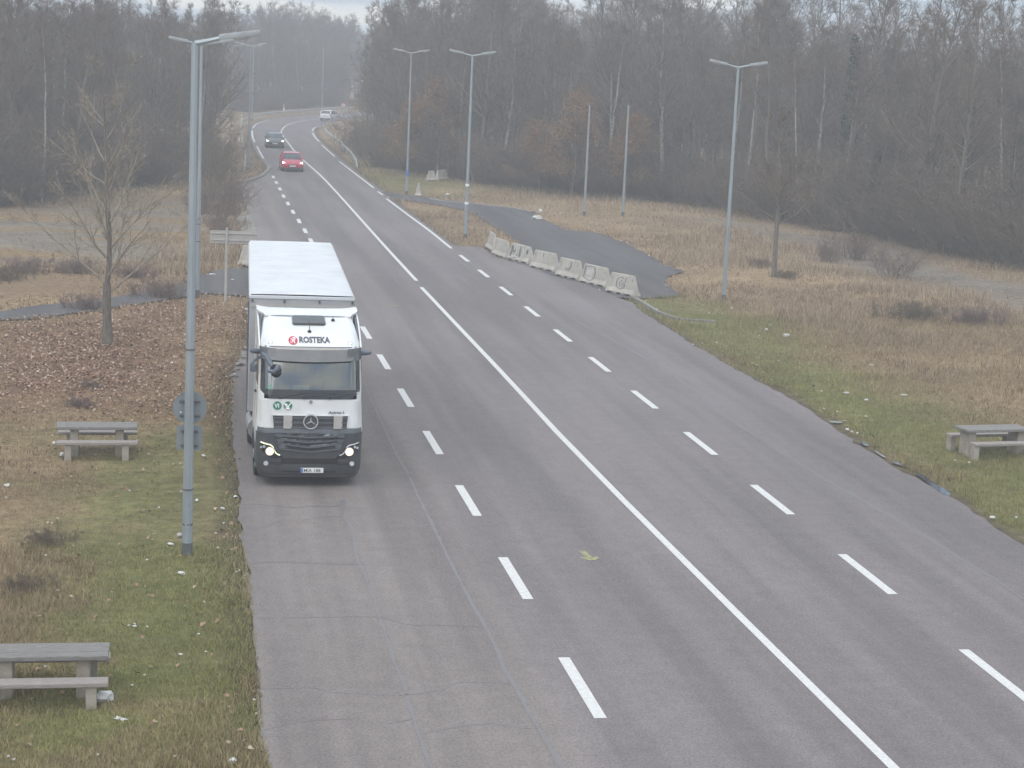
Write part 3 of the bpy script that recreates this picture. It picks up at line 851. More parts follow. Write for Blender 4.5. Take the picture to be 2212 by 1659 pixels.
front_patch([3.765, 3.779], [-.98, -.98], [.98, .98], .02, .02, 16, 'deflector_gap', M_bumper2, truck)

# white front panel folds, stickers, camera, badge
for s in (-1, 1):
    a = [.86, .90, .93, .96, 1.0]; bq = [1.10, 1.13, 1.14, 1.15, 1.155]
    zz = [1.40, 1.55, 1.75, 1.92, 2.03]
    x0 = a if s > 0 else [-q for q in bq]; x1 = bq if s > 0 else [-q for q in a]
    front_patch(zz, x0, x1, .028, .04, 6, 'corner_vane', M_white_paint, truck)
st = skin_disc(-.76, 1.905, .098, .012, 'round_sticker', M_green, truck)
skin_text('VI', .13, -.825, 1.862, 'lettering', M_white, st, off=.016, bold=.003, shear=-.0)
st = skin_disc(-.52, 1.910, .098, .012, 'round_sticker', M_green, truck)
sk = MB()
for pts, r_ in (([(-.60, 1.96), (-.55, 1.90), (-.50, 1.87)], .022), ([(-.44, 1.98), (-.49, 1.92), (-.53, 1.87)], .014), ([(-.57, 1.85), (-.52, 1.84), (-.48, 1.845)], .026), ([(-.575, 1.90), (-.55, 1.93), (-.54, 1.95)], .018)):
    sk.tube([(x, FY(x, z) - .012, z) for x, z in pts], r_, n=6)
sk.build('sticker_figure', M_white, st)
disc_front(.0, 2.005, .035, .02, .02, 'front_camera', M_bumper2, truck)
disc_front(.0, 2.005, .018, .034, .01, 'camera_ring', M_grey_plate, truck)
skin_text('Actros L', .085, .40, 1.735, 'model_badge', M_letter, truck, off=.02, bold=.002, shear=.3, sx=1.25)

# upper grille with star emblem and cover plates
front_patch([1.375, 1.45, 1.55, 1.62, 1.69], [-.83, -.835, -.845, -.85, -.86], [.83, .835, .845, .85, .86], .020, .03, 20, 'grille', M_bumper, truck)
for z in (1.42, 1.53, 1.64):
    front_patch([z - .022, z, z + .012], [-.835] * 3, [.835] * 3, .052, .03, 20, 'grille_slat', M_bumper2, truck, smooth=False)
front_patch([1.685, 1.705], [-.87, -.87], [.87, .87], .05, .05, 20, 'grille_top_edge', M_white_paint, truck)
for x0, x1 in ((-.62, -.42), (.525, .725)):
    p_ = MB(); y = min(FY(x0, 1.56), FY(x1, 1.56)) - .10
    p_.box(x0, x1, y, y + .02, 1.395, 1.70, bev=.006); cp = p_.build('cover_plate', M_grey_plate, truck)
    for zz in (1.43, 1.55):
        MB().disc((x1 - .015, y - .004, zz), .012, .008, 8).build('bolt', M_black, cp)
ey = FY(0, 1.565) - .105
em2 = MB().disc((0, ey + .02, 1.565), .150, .02, 32).build('star_emblem_base', M_bumper, truck)
MB().disc((0, ey, 1.565), .172, .035, 36, 'y', .150).build('star_ring', M_chrome, em2)
stv = MB()
for k in range(3):
    a = rad(90 + 120 * k); pa = rad(90 + 120 * k + 90)
    tip = (.155 * math.cos(a), .155 * math.sin(a)); w = .022
    l_ = (w * math.cos(pa), w * math.sin(pa))
    stv.add([(l_[0], ey + .01, 1.565 + l_[1]), (-l_[0], ey + .01, 1.565 - l_[1]), (tip[0], ey + .005, 1.565 + tip[1]), (0, ey - .025, 1.565), (tip[0], ey - .004, 1.565 + tip[1])], [(0, 2, 3), (1, 3, 2), (0, 3, 1), (0, 1, 2)])
stv.build('star', M_chrome, em2)
front_patch([1.69, 1.75], [-.13, -.06], [.15, .08], .045, .05, 6, 'emblem_hood', M_white_paint, truck)

# bumper group
front_patch([1.28, 1.31, 1.35, 1.385], [-1.20, -1.20, -1.195, -1.19], [1.20, 1.20, 1.195, 1.19], .035, .06, 28, 'bumper_top_band', M_bumper2, truck)
def low_bumper():
    zs = [.22, .26, .34, .45, .60, .75, .90, 1.05, 1.18, 1.275]
    T = np.array([-1, -.985, -.96, -.93, -.89, -.84, -.78, -.6, -.4, -.2, 0, .2, .4, .6, .78, .84, .89, .93, .96, .985, 1])
    vs = []; fs = []; n = len(T) + 2
    for z in zs:
        hw = lerp(HW, z) - (.03 if z < .25 else 0)
        for t in T:
            ins = .03 if (z > .62 and abs(t) < .72) else 0
            vs.append((t * hw, FY(t * hw, z) - .03 + ins + (.05 if z < .24 else 0), z))
        vs.append((hw, 1.05 if z < .7 else .62, z)); vs.append((-hw, 1.05 if z < .7 else .62, z))
    for i in range(len(zs) - 1):
        for k in range(n):
            j = (k + 1) % n; fs.append((i * n + k, i * n + j, (i + 1) * n + j, (i + 1) * n + k))
    fs.append(tuple(range(n - 1, -1, -1))); fs.append(tuple((len(zs) - 1) * n + k for k in range(n)))
    return MB().add(vs, fs)
bump = low_bumper().build('bumper', M_bumper, truck, True)
def vbar(zc, hw, sag, h, off, name, mat):
    """grille bar, lower in the middle"""
    vs = []; fs = []; nx = 20
    for o__ in (off, off - .05):
        for dz in (-h / 2, h / 2):
            for i in range(nx + 1):
                x = -hw + 2 * hw * i / nx; z = zc + dz + sag * (abs(x) / hw) ** 1.2
                vs.append((x, FY(x, z) - o__, z))
    m = nx + 1
    for i in range(nx):
        fs += [(i, i + 1, m + i + 1, m + i), (2 * m + i, 3 * m + i, 3 * m + i + 1, 2 * m + i + 1), (i, 2 * m + i, 2 * m + i + 1, i + 1), (m + i, m + i + 1, 3 * m + i + 1, 3 * m + i)]
    fs += [(0, m, 3 * m, 2 * m), (nx, 2 * m + nx, 3 * m + nx, m + nx)]
    return MB().add(vs, fs).build(name, mat, truck)
for zc, hw, sg in ((1.19, .80, .05), (1.075, .77, .07), (.96, .73, .09)):
    vbar(zc, hw, sg, .035, .05, 'grille_bar', M_bumper2)
    vbar(zc - .04, hw - .02, sg, .04, .030, 'grille_bar', M_black)
vbar(.85, .70, .08, .03, .055, 'grille_bar', M_bumper2)
for s in (-1, 1):
    for z, x in ((1.22, .72), (1.10, .70), (.97, .66)):
        xx0, xx1 = (x - .09, x + .05) if s > 0 else (-x - .05, -x + .09)
        front_patch([z - .03, z + .05], [xx0 + .01, xx0], [xx1, xx1 + .01], .055, .03, 3, 'grille_block', M_bumper2, truck, smooth=False)
# headlamps
for s in (-1, 1):
    cx = s * .91 - .005; cz = .865
    hz = [.70, .76, .86, .95, 1.02]; xi = [.60, .66, .74, .82, .90]; xo = [.86, .98, 1.10, 1.14, 1.145]
    x0 = xi if s > 0 else [-q for q in xo]; x1 = xo if s > 0 else [-q for q in xi]
    hl = front_patch(hz, x0, x1, .044, .05, 8, 'headlight', M_blackglass, truck)
    MB().disc((cx, FY(cx, cz) - .062, cz), .110, .05, 24).build('lamp_bowl', M_bumper2, hl)
    MB().disc((cx, FY(cx, cz) - .078, cz), .086, .03, 24).build('lens', M_lamp, hl)
    MB().disc((cx, FY(cx, cz) - .082, cz), .094, .02, 24, 'y', .083).build('lens_ring', M_lampring, hl)
    for (dx, dz) in ((.13, .10), (.19, .075)):
        MB().disc((cx + s * dx, FY(cx + s * dx, cz + dz) - .055, cz + dz), .03, .02, 12).build('side_bulb', M_fog, hl)
    pts = [(1.12, 1.055), (1.02, 1.035), (.90, 1.01), (.85, .97), (.82, .90), (.775, .82), (.72, .785), (.68, .775)]
    d_ = MB(); d_.tube([(s * x, FY(s * x, z) - .062, z) for x, z in pts], .015, n=8); d_.build('daytime_strip', M_drl if s < 0 else M_fog, hl)
    fx = s * .985 - .01
    fl = MB().disc((fx, FY(fx, .575) - .035, .575), .07, .03, 20).build('fog_light', M_black, truck)
    MB().disc((fx, FY(fx, .575) - .052, .575), .055, .02, 20).build('lens', M_fog, fl)
    q = MB()
    for z in (.595, .555):
        q2 = [.62, .90] if s > 0 else [-.90, -.62]
        front_patch([z - .008, z + .008], [q2[0]] * 2, [q2[1]] * 2, .04, .02, 3, mb=q)
    q.build('bumper_slot', M_black, truck)
    for sx_, y0_, z0_ in ((1.13, .62, .34), (1.12, .66, .72), (1.11, .72, 1.06)):
        MB().box(s * sx_ - .09, s * sx_ + .09, y0_, 1.0, z0_, z0_ + .05, bev=.01).build('cab_step', M_bumper2, truck)
front_patch([.36, .62, .70], [-.60, -.66, -.64], [.60, .66, .64], .036, .03, 10, 'lower_intake', M_black, truck)
front_patch([.245, .275], [-1.0, -1.0], [1.0, 1.0], .05, .05, 20, 'bumper_lip', M_bumper2, truck)
npl = MB().box(-.20, .32, FY(.06, .42) - .075, FY(.06, .42) - .06, .365, .48, bev=.004).build('number_plate', M_plate, truck)
yp = FY(.06, .42) - .0785
MB().box(-.197, -.150, yp, yp + .002, .370, .475).build('plate_blue_band', M_blue, npl)
text_obj('MIA 188', .105, 'plate_lettering', M_letter, npl, Matrix.Translation((-.135, yp, .386)) @ Matrix.Rotation(rad(90), 4, 'X') @ Matrix.Scale(1.02, 4, (1, 0, 0)), extr=.001, bold=.001, space=1.05)

# mirrors, side glass, handles
for s in (-1, 1):
    mir = MB(); mir.tube([(s * 1.13, .62, 3.06), (s * 1.22, .52, 3.09), (s * 1.32, .44, 3.11), (s * 1.38, .40, 3.11)], [.05, .065, .06, .03], n=10); mir.build('mirror_arm', M_mirror, truck, True)
a = MB(); a.tube([(-1.10, .42, 3.05), (-1.00, .26, 2.98), (-.93, .12, 2.86), (-.88, .06, 2.78)], [.05, .055, .06, .05], n=10); fm = a.build('front_mirror_arm', M_mirror, truck, True)
a = MB(); a.tube([(-.98, .02, 2.72), (-.86, -.02, 2.70), (-.78, -.02, 2.78), (-.76, .0, 2.86)], [.045, .06, .07, .05], n=10); a.build('front_mirror_shell', M_mirror, fm, True)
MB().disc((-.82, .03, 2.74), .13, .03, 18).build('front_mirror', M_blackglass, fm)
a = MB(); a.tube([(-1.15, .55, 2.95), (-1.28, .50, 2.88), (-1.36, .46, 2.78)], [.03, .035, .03], n=8); a.box(-1.38, -1.22, .44, .52, 2.62, 2.80, bev=.03); a.build('side_mirror', M_mirror, truck)
for s in (-1, 1):
    d_ = MB(); xx = s * 1.185
    d_.prism([(.55, 2.30), (1.35, 2.30), (1.35, 3.0), (.75, 3.0)], xx + s * .004, xx + s * .012, 'x'); d_.build('door_window', M_blackglass, truck)
    d_ = MB(); d_.prism([(.50, 1.45), (.50, 1.47), (.50, 2.28), (.52, 2.28)], xx + s * .018, xx + s * .026, 'x'); d_.prism([(1.40, 1.2), (1.42, 1.2), (1.42, 3.1), (1.40, 3.1)], xx + s * .02, xx + s * .028, 'x'); d_.build('door_seam', M_bumper2, truck)
    MB().box(min(xx, xx + s * .05), max(xx, xx + s * .05), 1.15, 1.32, 2.02, 2.07, bev=.008).build('door_handle', M_black, truck)
    # mudguard and wheel
    pts = [(.70 + .62 * math.cos(t) + .75, .52 + .62 * math.sin(t)) for t in np.linspace(0, math.pi, 12)]
    inner = [(.70 + .56 * math.cos(t) + .75, .52 + .56 * math.sin(t)) for t in np.linspace(math.pi, 0, 12)]
    mg_ = MB()
    for i in range(11):
        q = [pts[i], pts[i + 1], inner[10 - i], inner[11 - i]]
        mg_.prism(q, s * .85, s * 1.23, 'x')
    mg_.build('mudguard', M_bumper2, truck)

def wheel(name, x, y, r, w, parent, side, rimr=.58):
    m = MB()
    prof = [(-w / 2, r * rimr), (-w / 2, r * .93), (-w * .4, r), (w * .4, r), (w / 2, r * .93), (w / 2, r * rimr)]
    n = 28; vs = []; fs = []
    for a, rr in prof:
        for k in range(n):
            t = 2 * math.pi * k / n; vs.append((x + a, y + rr * math.cos(t), r + rr * math.sin(t)))
    for i in range(5):
        for k in range(n):
            j = (k + 1) % n; fs.append((i * n + k, i * n + j, (i + 1) * n + j, (i + 1) * n + k))
    m.add(vs, fs); t_ = m.build(name, M_tyre, parent, True)
    rm = MB(); rm.disc((x + side * w * .36, y, r), r * rimr, .03, 20, 'x'); rm.disc((x + side * (w * .36 + .03), y, r), r * .22, .06, 14, 'x')
    for k in range(8):
        a = 2 * math.pi * k / 8; rm.disc((x + side * (w * .36 + .02), y + r * .34 * math.cos(a), r + r * .34 * math.sin(a)), r * .035, .02, 6, 'x')
    rm.build('rim', M_rim, t_)
    return t_
for s in (-1, 1):
    wheel('wheel', s * 1.05, 1.45, .50, .32, truck, s)
    wheel('wheel', s * .95, 5.1, .50, .52, truck, s)
    for yy in (11.2, 12.5, 13.8):
        wheel('wheel', s * 1.06, yy, .50, .38, truck, s)
ch = MB(); ch.box(-.45, .45, .6, 6.3, .62, .92); ch.box(-1.0, 1.0, 2.35, 3.1, .5, 1.1, bev=.03); ch.build('chassis', M_black, truck)
MB().box(-.9, .9, 5.0, 16.3, .95, 1.15).build('trailer_chassis', M_black, truck)
tk = MB(); tk.tube([(-1.0, 3.0, .78), (-1.0, 4.4, .78)], .30, n=16); tk.build('fuel_tank', M_rim, truck)

# trailer
TY0, TY1, THW = 3.42, 16.5, 1.275
MB().box(-THW, THW, TY0, TY0 + .08, 1.12, 3.93, bev=.02).build('trailer_front_wall', M_trailer_wall, truck)
MB().box(-THW + .04, THW - .04, TY0 + .08, TY1, 1.14, 1.26).build('trailer_floor', M_trailer_wall, truck)
for s in (-1, 1):
    vs = []; fs = []; N = 90
    for i in range(N + 1):
        y = TY0 + .09 + (TY1 - TY0 - .1) * i / N; w = THW - .012 + .008 * math.sin(i * 2.4) - .006 * (i % 6 == 0)
        for z in (1.05, 1.5, 2.6, 3.84): vs.append((s * (w + .006 * math.sin(z * 3 + i)), y, z))
    for i in range(N):
        for r in range(3): fs.append((i * 4 + r, i * 4 + 4 + r, i * 4 + 5 + r, i * 4 + r + 1))
    MB().add(vs, fs).build('side_curtain', M_curtain, truck, True)
    ty = MB()
    for i in range(22):
        y = TY0 + .4 + i * .59; xx = s * (THW + .006); ty.box(min(xx, xx + s * .012), max(xx, xx + s * .012), y, y + .05, 1.0, 1.45)
    ty.build('curtain_straps', M_bumper, truck)
    MB().box(min(s * THW, s * (THW + .02)), max(s * THW, s * (THW + .02)), TY0, TY1, 3.84, 3.97).build('roof_rail', M_grey_plate, truck)
MB().box(-THW, THW, TY1 - .04, TY1, 1.14, 3.93).build('rear_door', M_trailer_wall, truck)
# roof: tarpaulin with a shallow rib over every bow
vs = []; fs = []; nb = 27; sub = 6
ysr = np.linspace(TY0, TY1, nb * sub + 1)
xsr = [-THW - .01, -THW * .97, -.8, 0, .8, THW * .97, THW + .01]
for i, y in enumerate(ysr):
    rb = .045 * (math.cos(2 * math.pi * i / sub) * .5 + .5) ** 2
    for x in xsr:
        e = abs(x) > THW
        vs.append((x, y, 3.965 if e else 3.985 + rb + .012 * (1 - (x / THW) ** 2)))
mm = len(xsr)
for i in range(nb * sub):
    for k in range(mm - 1): fs.append((i * mm + k, i * mm + k + 1, (i + 1) * mm + k + 1, (i + 1) * mm + k))
MB().add(vs, fs).build('trailer_roof', M_white_roof, truck, True)
MB().box(-THW - .005, THW + .005, TY0 - .02, TY0 + .06, 3.92, 4.005, bev=.012).build('roof_edge', M_white_roof, truck)
MB().box(-THW + .02, THW - .02, TY0 - .03, TY0 - .01, 3.72, 3.80).build('front_wall_rail', M_grey_plate, truck)
for x in (-1.22, -.45, .4, 1.20): MB().box(x, x + .04, TY0 - .045, TY0 - .022, 3.84, 3.91).build('roof_clip', M_bumper, truck)

bpy.context.view_layer.update()
KP = Matrix.Translation((0, 3.9, 0)) @ Matrix.Rotation(rad(-2.26), 4, 'Z') @ Matrix.Translation((0, -3.9, 0))
for o in truck.children:
    ymin = min((v.co.y for v in o.data.vertices), default=0)
    if o.name.split('.')[0].startswith(('trailer', 'side_curtain', 'curtain_straps', 'roof_rail', 'rear_door', 'roof_edge', 'front_wall_rail', 'roof_clip')) or ymin > 8.0:
        o.matrix_local = KP

# ------------------------------------------------------------------ cars
def smooth_interp(tab, y):
    return [float(np.interp(y, [t[0] for t in tab], [t[k] for t in tab])) for k in range(1, len(tab[0]))]
def car(name, label, paint, uv, dir_xy, L=4.3, W=1.8, H=1.48, rear=False, sedan=False, lamp=M_carlamp):
    """local frame: nose at -y, middle of the car at the origin"""
    ang = math.atan2(dir_xy[1], dir_xy[0]) + math.pi / 2
    t = thing(name, label, 'car', (*uv, .008), ang)
    h = L / 2; w = W / 2
    # stations: y, half width, sill z, shoulder z, deck z
    st = [(-h, .66 * w, .34, .52, .60), (-h + .06, .82 * w, .24, .58, .70), (-h + .22, .93 * w, .20, .64, .78), (-h + .55, .99 * w, .18, .72, .88), (-h + 1.05, w, .17, .80, .97), (-.2, w, .17, .86, 1.0), (h - 1.2, w, .17, .88, 1.02),
          (h - .5, .98 * w, .19, .88, 1.03 if not sedan else 1.06), (h - .15, .93 * w, .24, .84, 1.0), (h - .03, .86 * w, .30, .74, .90), (h, .80 * w, .38, .62, .70)]
    ring = []
    for (y, hw, zs_, zh, zd) in st:
        half = [(0, zs_), (hw * .9, zs_), (hw * .985, zs_ + .10), (hw, (zs_ + zh) / 2), (hw * .985, zh), (hw * .90, (zh + zd) / 2 + .03), (hw * .72, zd), (0, zd + .02)]
        pr = half + [(-x, z) for x, z in half[-2:0:-1]]
        ring.append([(x, y, z) for x, z in pr])
    n = len(ring[0]); vs = [p for r in ring for p in r]; fs = []
    for i in range(len(ring) - 1):
        for k in range(n):
            j = (k + 1) % n; fs.append((i * n + k, i * n + j, (i + 1) * n + j, (i + 1) * n + k))
    fs.append(tuple(range(n))); fs.append(tuple(range((len(ring) - 1) * n, len(ring) * n)))
    MB().add(vs, fs).build('body', paint, t, True)
    # glasshouse
    ye = h - .18 if not sedan else h - .85
    cs = [(-h + 1.0, .80 * w, .96, .97), (-h + 1.72, .78 * w, .98, H - .09), (-h + 2.05, .76 * w, .98, H - .02), (-h + 2.7, .76 * w, .99, H), (ye - .55, .75 * w, .99, H - .05), (ye - .30, .74 * w, .99, H - .10), (ye, .78 * w, .98, 1.0)]
    vs = []; fs = []
    for (y, hw, zb, zt) in cs:
        hb = .90 * w
        for x, z in [(hb, zb), (hw + (hb - hw) * .15, zb + (zt - zb) * .85), (hw * .88, zt), (0, zt + .015), (-hw * .88, zt), (-hw - (hb - hw) * .15, zb + (zt - zb) * .85), (-hb, zb)]: vs.append((x, y, z))
    for i in range(len(cs) - 1):
        for k in range(6): fs.append((i * 7 + k, i * 7 + k + 1, (i + 1) * 7 + k + 1, (i + 1) * 7 + k))
    fs.append(tuple(range(6, -1, -1))); fs.append(tuple(range((len(cs) - 1) * 7, len(cs) * 7)))
    MB().add(vs, fs).build('windows', M_carglass, t, True)
    # painted roof and pillars just outside the glass
    rf = MB(); vs = []; fs = []
    rc = cs[1:6]
    for (y, hw, zb, zt) in rc:
        for x, dz in ((hw * .96, -.06), (hw * .88, .014), (0, .03), (-hw * .88, .014), (-hw * .96, -.06)): vs.append((x, y, zt + dz))
    for i in range(len(rc) - 1):
        for k in range(4): fs.append((i * 5 + k, i * 5 + k + 1, i * 5 + k + 6, i * 5 + k + 5))
    rf.add(vs, fs)
    for s in (-1, 1):
        hb = .90 * w
        rf.tube([(s * hb * .99, cs[0][0] + .02, cs[0][2]), (s * cs[1][1] * .97, cs[1][0], cs[1][3] - .03), (s * cs[2][1] * .95, cs[2][0], cs[2][3] - .02)], .045, n=6)
        rf.tube([(s * hb * .99, -.05, .97), (s * .80 * w, .0, H - .06)], .04, n=6)
        rf.tube([(s * hb * .98, cs[-1][0] - .02, cs[-1][2]), (s * cs[-2][1] * .96, cs[-2][0], cs[-2][3] - .02)], .075 if rear else .06, n=6)
    rf.build('roof', paint, t, True)
    # front
    for s in (-1, 1):
        q = [(s * .50 * w, .60), (s * .88 * w, .63), (s * .92 * w, .76), (s * .62 * w, .70)]
        hd = MB(); hd.add([(x, -h + .02 + .22 * (abs(x) / w) ** 3, z) for x, z in q] + [(x, -h + .16 + .22 * (abs(x) / w) ** 3, z + .03) for x, z in q], [(0, 1, 2, 3), (4, 5, 6, 7), (0, 1, 5, 4), (1, 2, 6, 5), (2, 3, 7, 6), (3, 0, 4, 7)])
        hd.build('headlight', lamp if not rear else M_fog, t)
        tl = MB(); tl.box(min(s * .72 * w, s * .93 * w), max(s * .72 * w, s * .93 * w), h - .14, h - .005, .76, .92, bev=.02); tl.build('tail_light', M_tail, t)
        wm = MB(); wm.box(min(s * .96 * w, s * 1.12 * w), max(s * .96 * w, s * 1.12 * w), -h + 1.38, -h + 1.52, .96, 1.08, bev=.02); wm.build('wing_mirror', paint, t)
        for yy in (-h + .82, h - .80):
            wheel('wheel', s * (w - .11), yy, .32, .21, t, s, .62)
    gr_ = MB(); gr_.box(-.42 * w, .42 * w, -h - .012, -h + .05, .42, .60, bev=.01); gr_.build('grille', M_black, t)
    lb = MB(); lb.box(-.80 * w, .80 * w, -h - .006, -h + .20, .20, .36, bev=.02); lb.build('front_bumper', M_bumper, t)
    MB().box(-.26, .26, -h - .03, -h - .014, .42, .53).build('number_plate', M_plate, t)
    rb = MB(); rb.box(-.80 * w, .80 * w, h - .12, h + .015, .24, .40, bev=.02); rb.build('rear_bumper', M_bumper if rear else paint, t)
    MB().box(-.26, .26, h + .002, h + .014, .62, .73).build('number_plate', M_plate, t)
    if rear: MB().box(-.30, .32, h - .005, h + .004, .735, .76).build('boot_strip', M_bumper, t)
    for y in (-h + 2.15, -.9):
        pass
    return t
def heading(a, b_):
    A = np.array(g(*a)); B = np.array(g(*b_)); d = B - A; return d / np.linalg.norm(d)
# front bumpers (or rear, for the leaving car) stand at these surveyed points
def place_front(uv, d, L): p = np.array(g(*uv)); return tuple(p - d * L / 2)
d = heading((652, 343), (688, 375)); x, y = place_front((632, 371.5), d, 4.15)
car('car', 'small red hatchback with headlights on, closest to the truck of the three cars', M_car_red, (x, y), d, 4.15, 1.80, 1.50)
d = heading((621, 307), (640, 331)); x, y = place_front((594, 320.5), d, 4.5)
car('car', 'dark blue-grey saloon with bright headlights following the red hatchback', M_car_dark, (x, y), d, 4.5, 1.84, 1.44, sedan=True)
p = np.array(g(702, 261.5)); va = math.atan2(p[0], p[1]) + rad(19); d = np.array([math.sin(va), math.cos(va)])
car('car', 'white hatchback driving away into the far right-hand bend', M_car_white, tuple(p + d * 2.1), d, 4.3, 1.84, 1.50, rear=True)

# ------------------------------------------------------------------ lamp posts
def lamp_post(uv, h, arms, label, rb=.10, rt=.055, foot=.28, rz=0.0, bands=(), group='street lamps along the road', n=8, armlen=.55, extra=None):
    x, y = g(*uv)
    t = thing('street_lamp' if arms else 'bare_pole', label, 'street lamp' if arms else 'pole', (x, y, 0), rz, group)
    MB().tube([(0, 0, -.1), (0, 0, foot)], [rb * 1.02, rb * 1.02], n=n).build('pole_foot', M_galv_dark, t)
    MB().tube([(0, 0, foot), (0, 0, 1.3), (0, 0, 1.301), (0, 0, h)], [rb, rb * .97, rb * .93, rt], n=n, phase=.2).build('pole', M_galv, t)
    for z in bands:
        MB().tube([(0, 0, z), (0, 0, z + .035)], [np.interp(z, [0, h], [rb, rt]) + .008] * 2, n=n, phase=.2).build('band', M_galv_dark, t)
    MB().box(-rb * .45, rb * .45, -rb * .99, -rb * .80, .55, .95).build('service_door', M_galv, t)
    for s in arms:
        a = MB(); a.tube([(0, 0, h - .03), (s * armlen * .5, 0, h + .03), (s * armlen, 0, h + .10)], [rt, rt * .85, rt * .7], n=6)
        ar = a.build('arm', M_galv, t)
        q = MB(); x0, x1 = s * (armlen - .05), s * (armlen + .72)
        pr = [(x0, -.055), (x0, .055), (s * (armlen + .25), .12), (s * (armlen + .62), .11), (x1, .05), (x1, -.05), (s * (armlen + .62), -.11), (s * (armlen + .25), -.12)]
        def zt(xx): return h + .10 + (abs(xx) - armlen) * .16
        vs = [(a_, b_, zt(a_) - .04) for a_, b_ in pr] + [(a_, b_, zt(a_) + .03) for a_, b_ in pr] + [(a_ * .995, b_ * .6, zt(a_) + .075) for a_, b_ in pr]
        fs = [tuple(range(7, -1, -1)), tuple(range(16, 24))] + [(r * 8 + i, r * 8 + (i + 1) % 8, r * 8 + 8 + (i + 1) % 8, r * 8 + 8 + i) for r in (0, 1) for i in range(8)]
        q.add(vs, fs); lu = q.build('luminaire', M_lum, t, True)
        MB().add([(s * (armlen + .2), -.08, zt(armlen + .2) - .041), (s * (armlen + .62), -.08, zt(armlen + .62) - .041), (s * (armlen + .62), .08, zt(armlen + .62) - .041), (s * (armlen + .2), .08, zt(armlen + .2) - .041), (s * (armlen + .4), 0, zt(armlen + .4) - .10)], [(0, 1, 4), (1, 2, 4), (2, 3, 4), (3, 0, 4)]).build('lamp_glass', M_fog, lu)
    return t
L1 = lamp_post((404, 1199), 10.0, (1,), 'nearest tall grey street lamp, single arm to the right, two sign backs fixed on it', rb=.105, rt=.065, bands=(.62, 1.32, 4.1), rz=rad(-4), armlen=.50, foot=.26)
L2 = lamp_post((426.5, 641), 9.95, (-1, 1), 'tall double-armed lamp standing right behind the nearest one', rb=.10, rt=.055, bands=(2.2, 2.9))
lamp_post((536.5, 369), 10.0, (-1, 1), 'lamp beside the kerb nose where the lay-by begins, left of the red car', rb=.10, rt=.05, bands=(6.0,), n=8)
lamp_post((544.5, 262), 9.9, (-1, 1), 'lamp standing behind the left guard rail, almost hidden by a nearer lamp', rb=.10, rt=.05)
lamp_post((500, 272), 9.9, (-1, 1), 'faint lamp in the wood left of the guard rail', rb=.09, rt=.045)
lamp_post((695.5, 237), 10.2, (), 'lone pole behind the guard rail above the white car', rb=.11, rt=.06, group='tall bare poles')
lamp_post((878, 421), 10.0, (-1, 1), 'double-armed lamp beside the lone upright concrete block, blue band low on it', rb=.10, rt=.05)
p3 = lamp_post((1005, 516), 10.0, (-1, 1), 'double-armed lamp between the solid edge line and the concrete block row', rb=.105, rt=.055)
lamp_post((1563, 651), 10.0, (-1, 1), 'rightmost double-armed lamp, on the grass right of the block row', rb=.10, rt=.055, foot=.3)
lamp_post((1262, 466), 7.15, (), 'armless pole in dry grass, left one of a pair', rb=.10, rt=.055, group='tall bare poles')
lamp_post((1345, 467), 7.25, (), 'armless pole in dry grass, right one of a pair', rb=.10, rt=.055, group='tall bare poles')
p2x, p2y = g(878, 421)
for c_ in C.objects:
    if c_.get('label', '').startswith('double-armed lamp beside the lone'):
        MB().tube([(0, 0, 1.35), (0, 0, 1.75)], [.108, .106], n=10).build('blue_band', M_blue, c_)
for z in (1.9, 2.9):
    MB().tube([(0, 0, z), (0, 0, z + .14)], [.110, .108], n=10).build('white_sticker_band', M_white, p3)

# ------------------------------------------------------------------ signs seen from behind
lx, ly = g(404, 1199)
sg = thing('round_sign', 'back of a round grey road sign clamped on the nearest lamp post', 'road sign', (lx, ly, 2.93), rad(-4))
MB().disc((0, .19, 0), .325, .02, 40).build('sign_disc', M_signback, sg)
MB().disc((0, .19, 0), .33, .03, 40, 'y', .318).build('rim', M_signback, sg)
for z in (.13, -.15): MB().box(-.2, .2, .135, .18, z - .02, z + .02, bev=.005).build('bracket', M_galv_dark, sg)
MB().box(-.19, -.165, .178, .179, -.105, -.08).build('white_sticker', M_white, sg)
sg = thing('square_sign', 'back of a small square plate under the round sign on the nearest lamp post', 'road sign', (lx, ly, 2.33), rad(-4))
pts = []
for cx, cz, a0 in ((.20, .20, 0), (-.20, .20, 90), (-.20, -.20, 180), (.20, -.20, 270)):
    for k in range(5): a = rad(a0 + k * 22.5); pts.append((cx + .05 * math.cos(a), cz + .05 * math.sin(a)))
MB().prism(pts, .18, .195).build('sign_plate', M_signback, sg)
for z in (.14, -.15): MB().box(-.17, .17, .13, .175, z - .02, z + .02, bev=.005).build('bracket', M_galv_dark, sg)
x, y = g(487, 651)
sg = thing('direction_sign', 'back of a wide beige direction sign on a slim post left of the truck', 'road sign', (x, y, 0), rad(-3))
MB().tube([(0, 0, -.1), (0, 0, 1.5), (0, 0, 1.501), (0, 0, 2.92)], [.05, .05, .044, .044], n=10).build('post', M_grey_plate, sg)
pts = []
for cx, cz, a0 in ((1.17, 2.74, 0), (-.60, 2.74, 90), (-.60, 2.33, 180), (1.17, 2.33, 270)):
    for k in range(5): a = rad(a0 + k * 22.5); pts.append((cx + .05 * math.cos(a), cz + .05 * math.sin(a)))
MB().prism(pts, .085, .115).build('sign_panel', M_signback2, sg)
for z in (2.42, 2.68): MB().box(-.58, 1.15, .05, .084, z - .022, z + .022, bev=.006).build('sign_rail', M_grey_plate, sg)
x, y = g(742, 245)
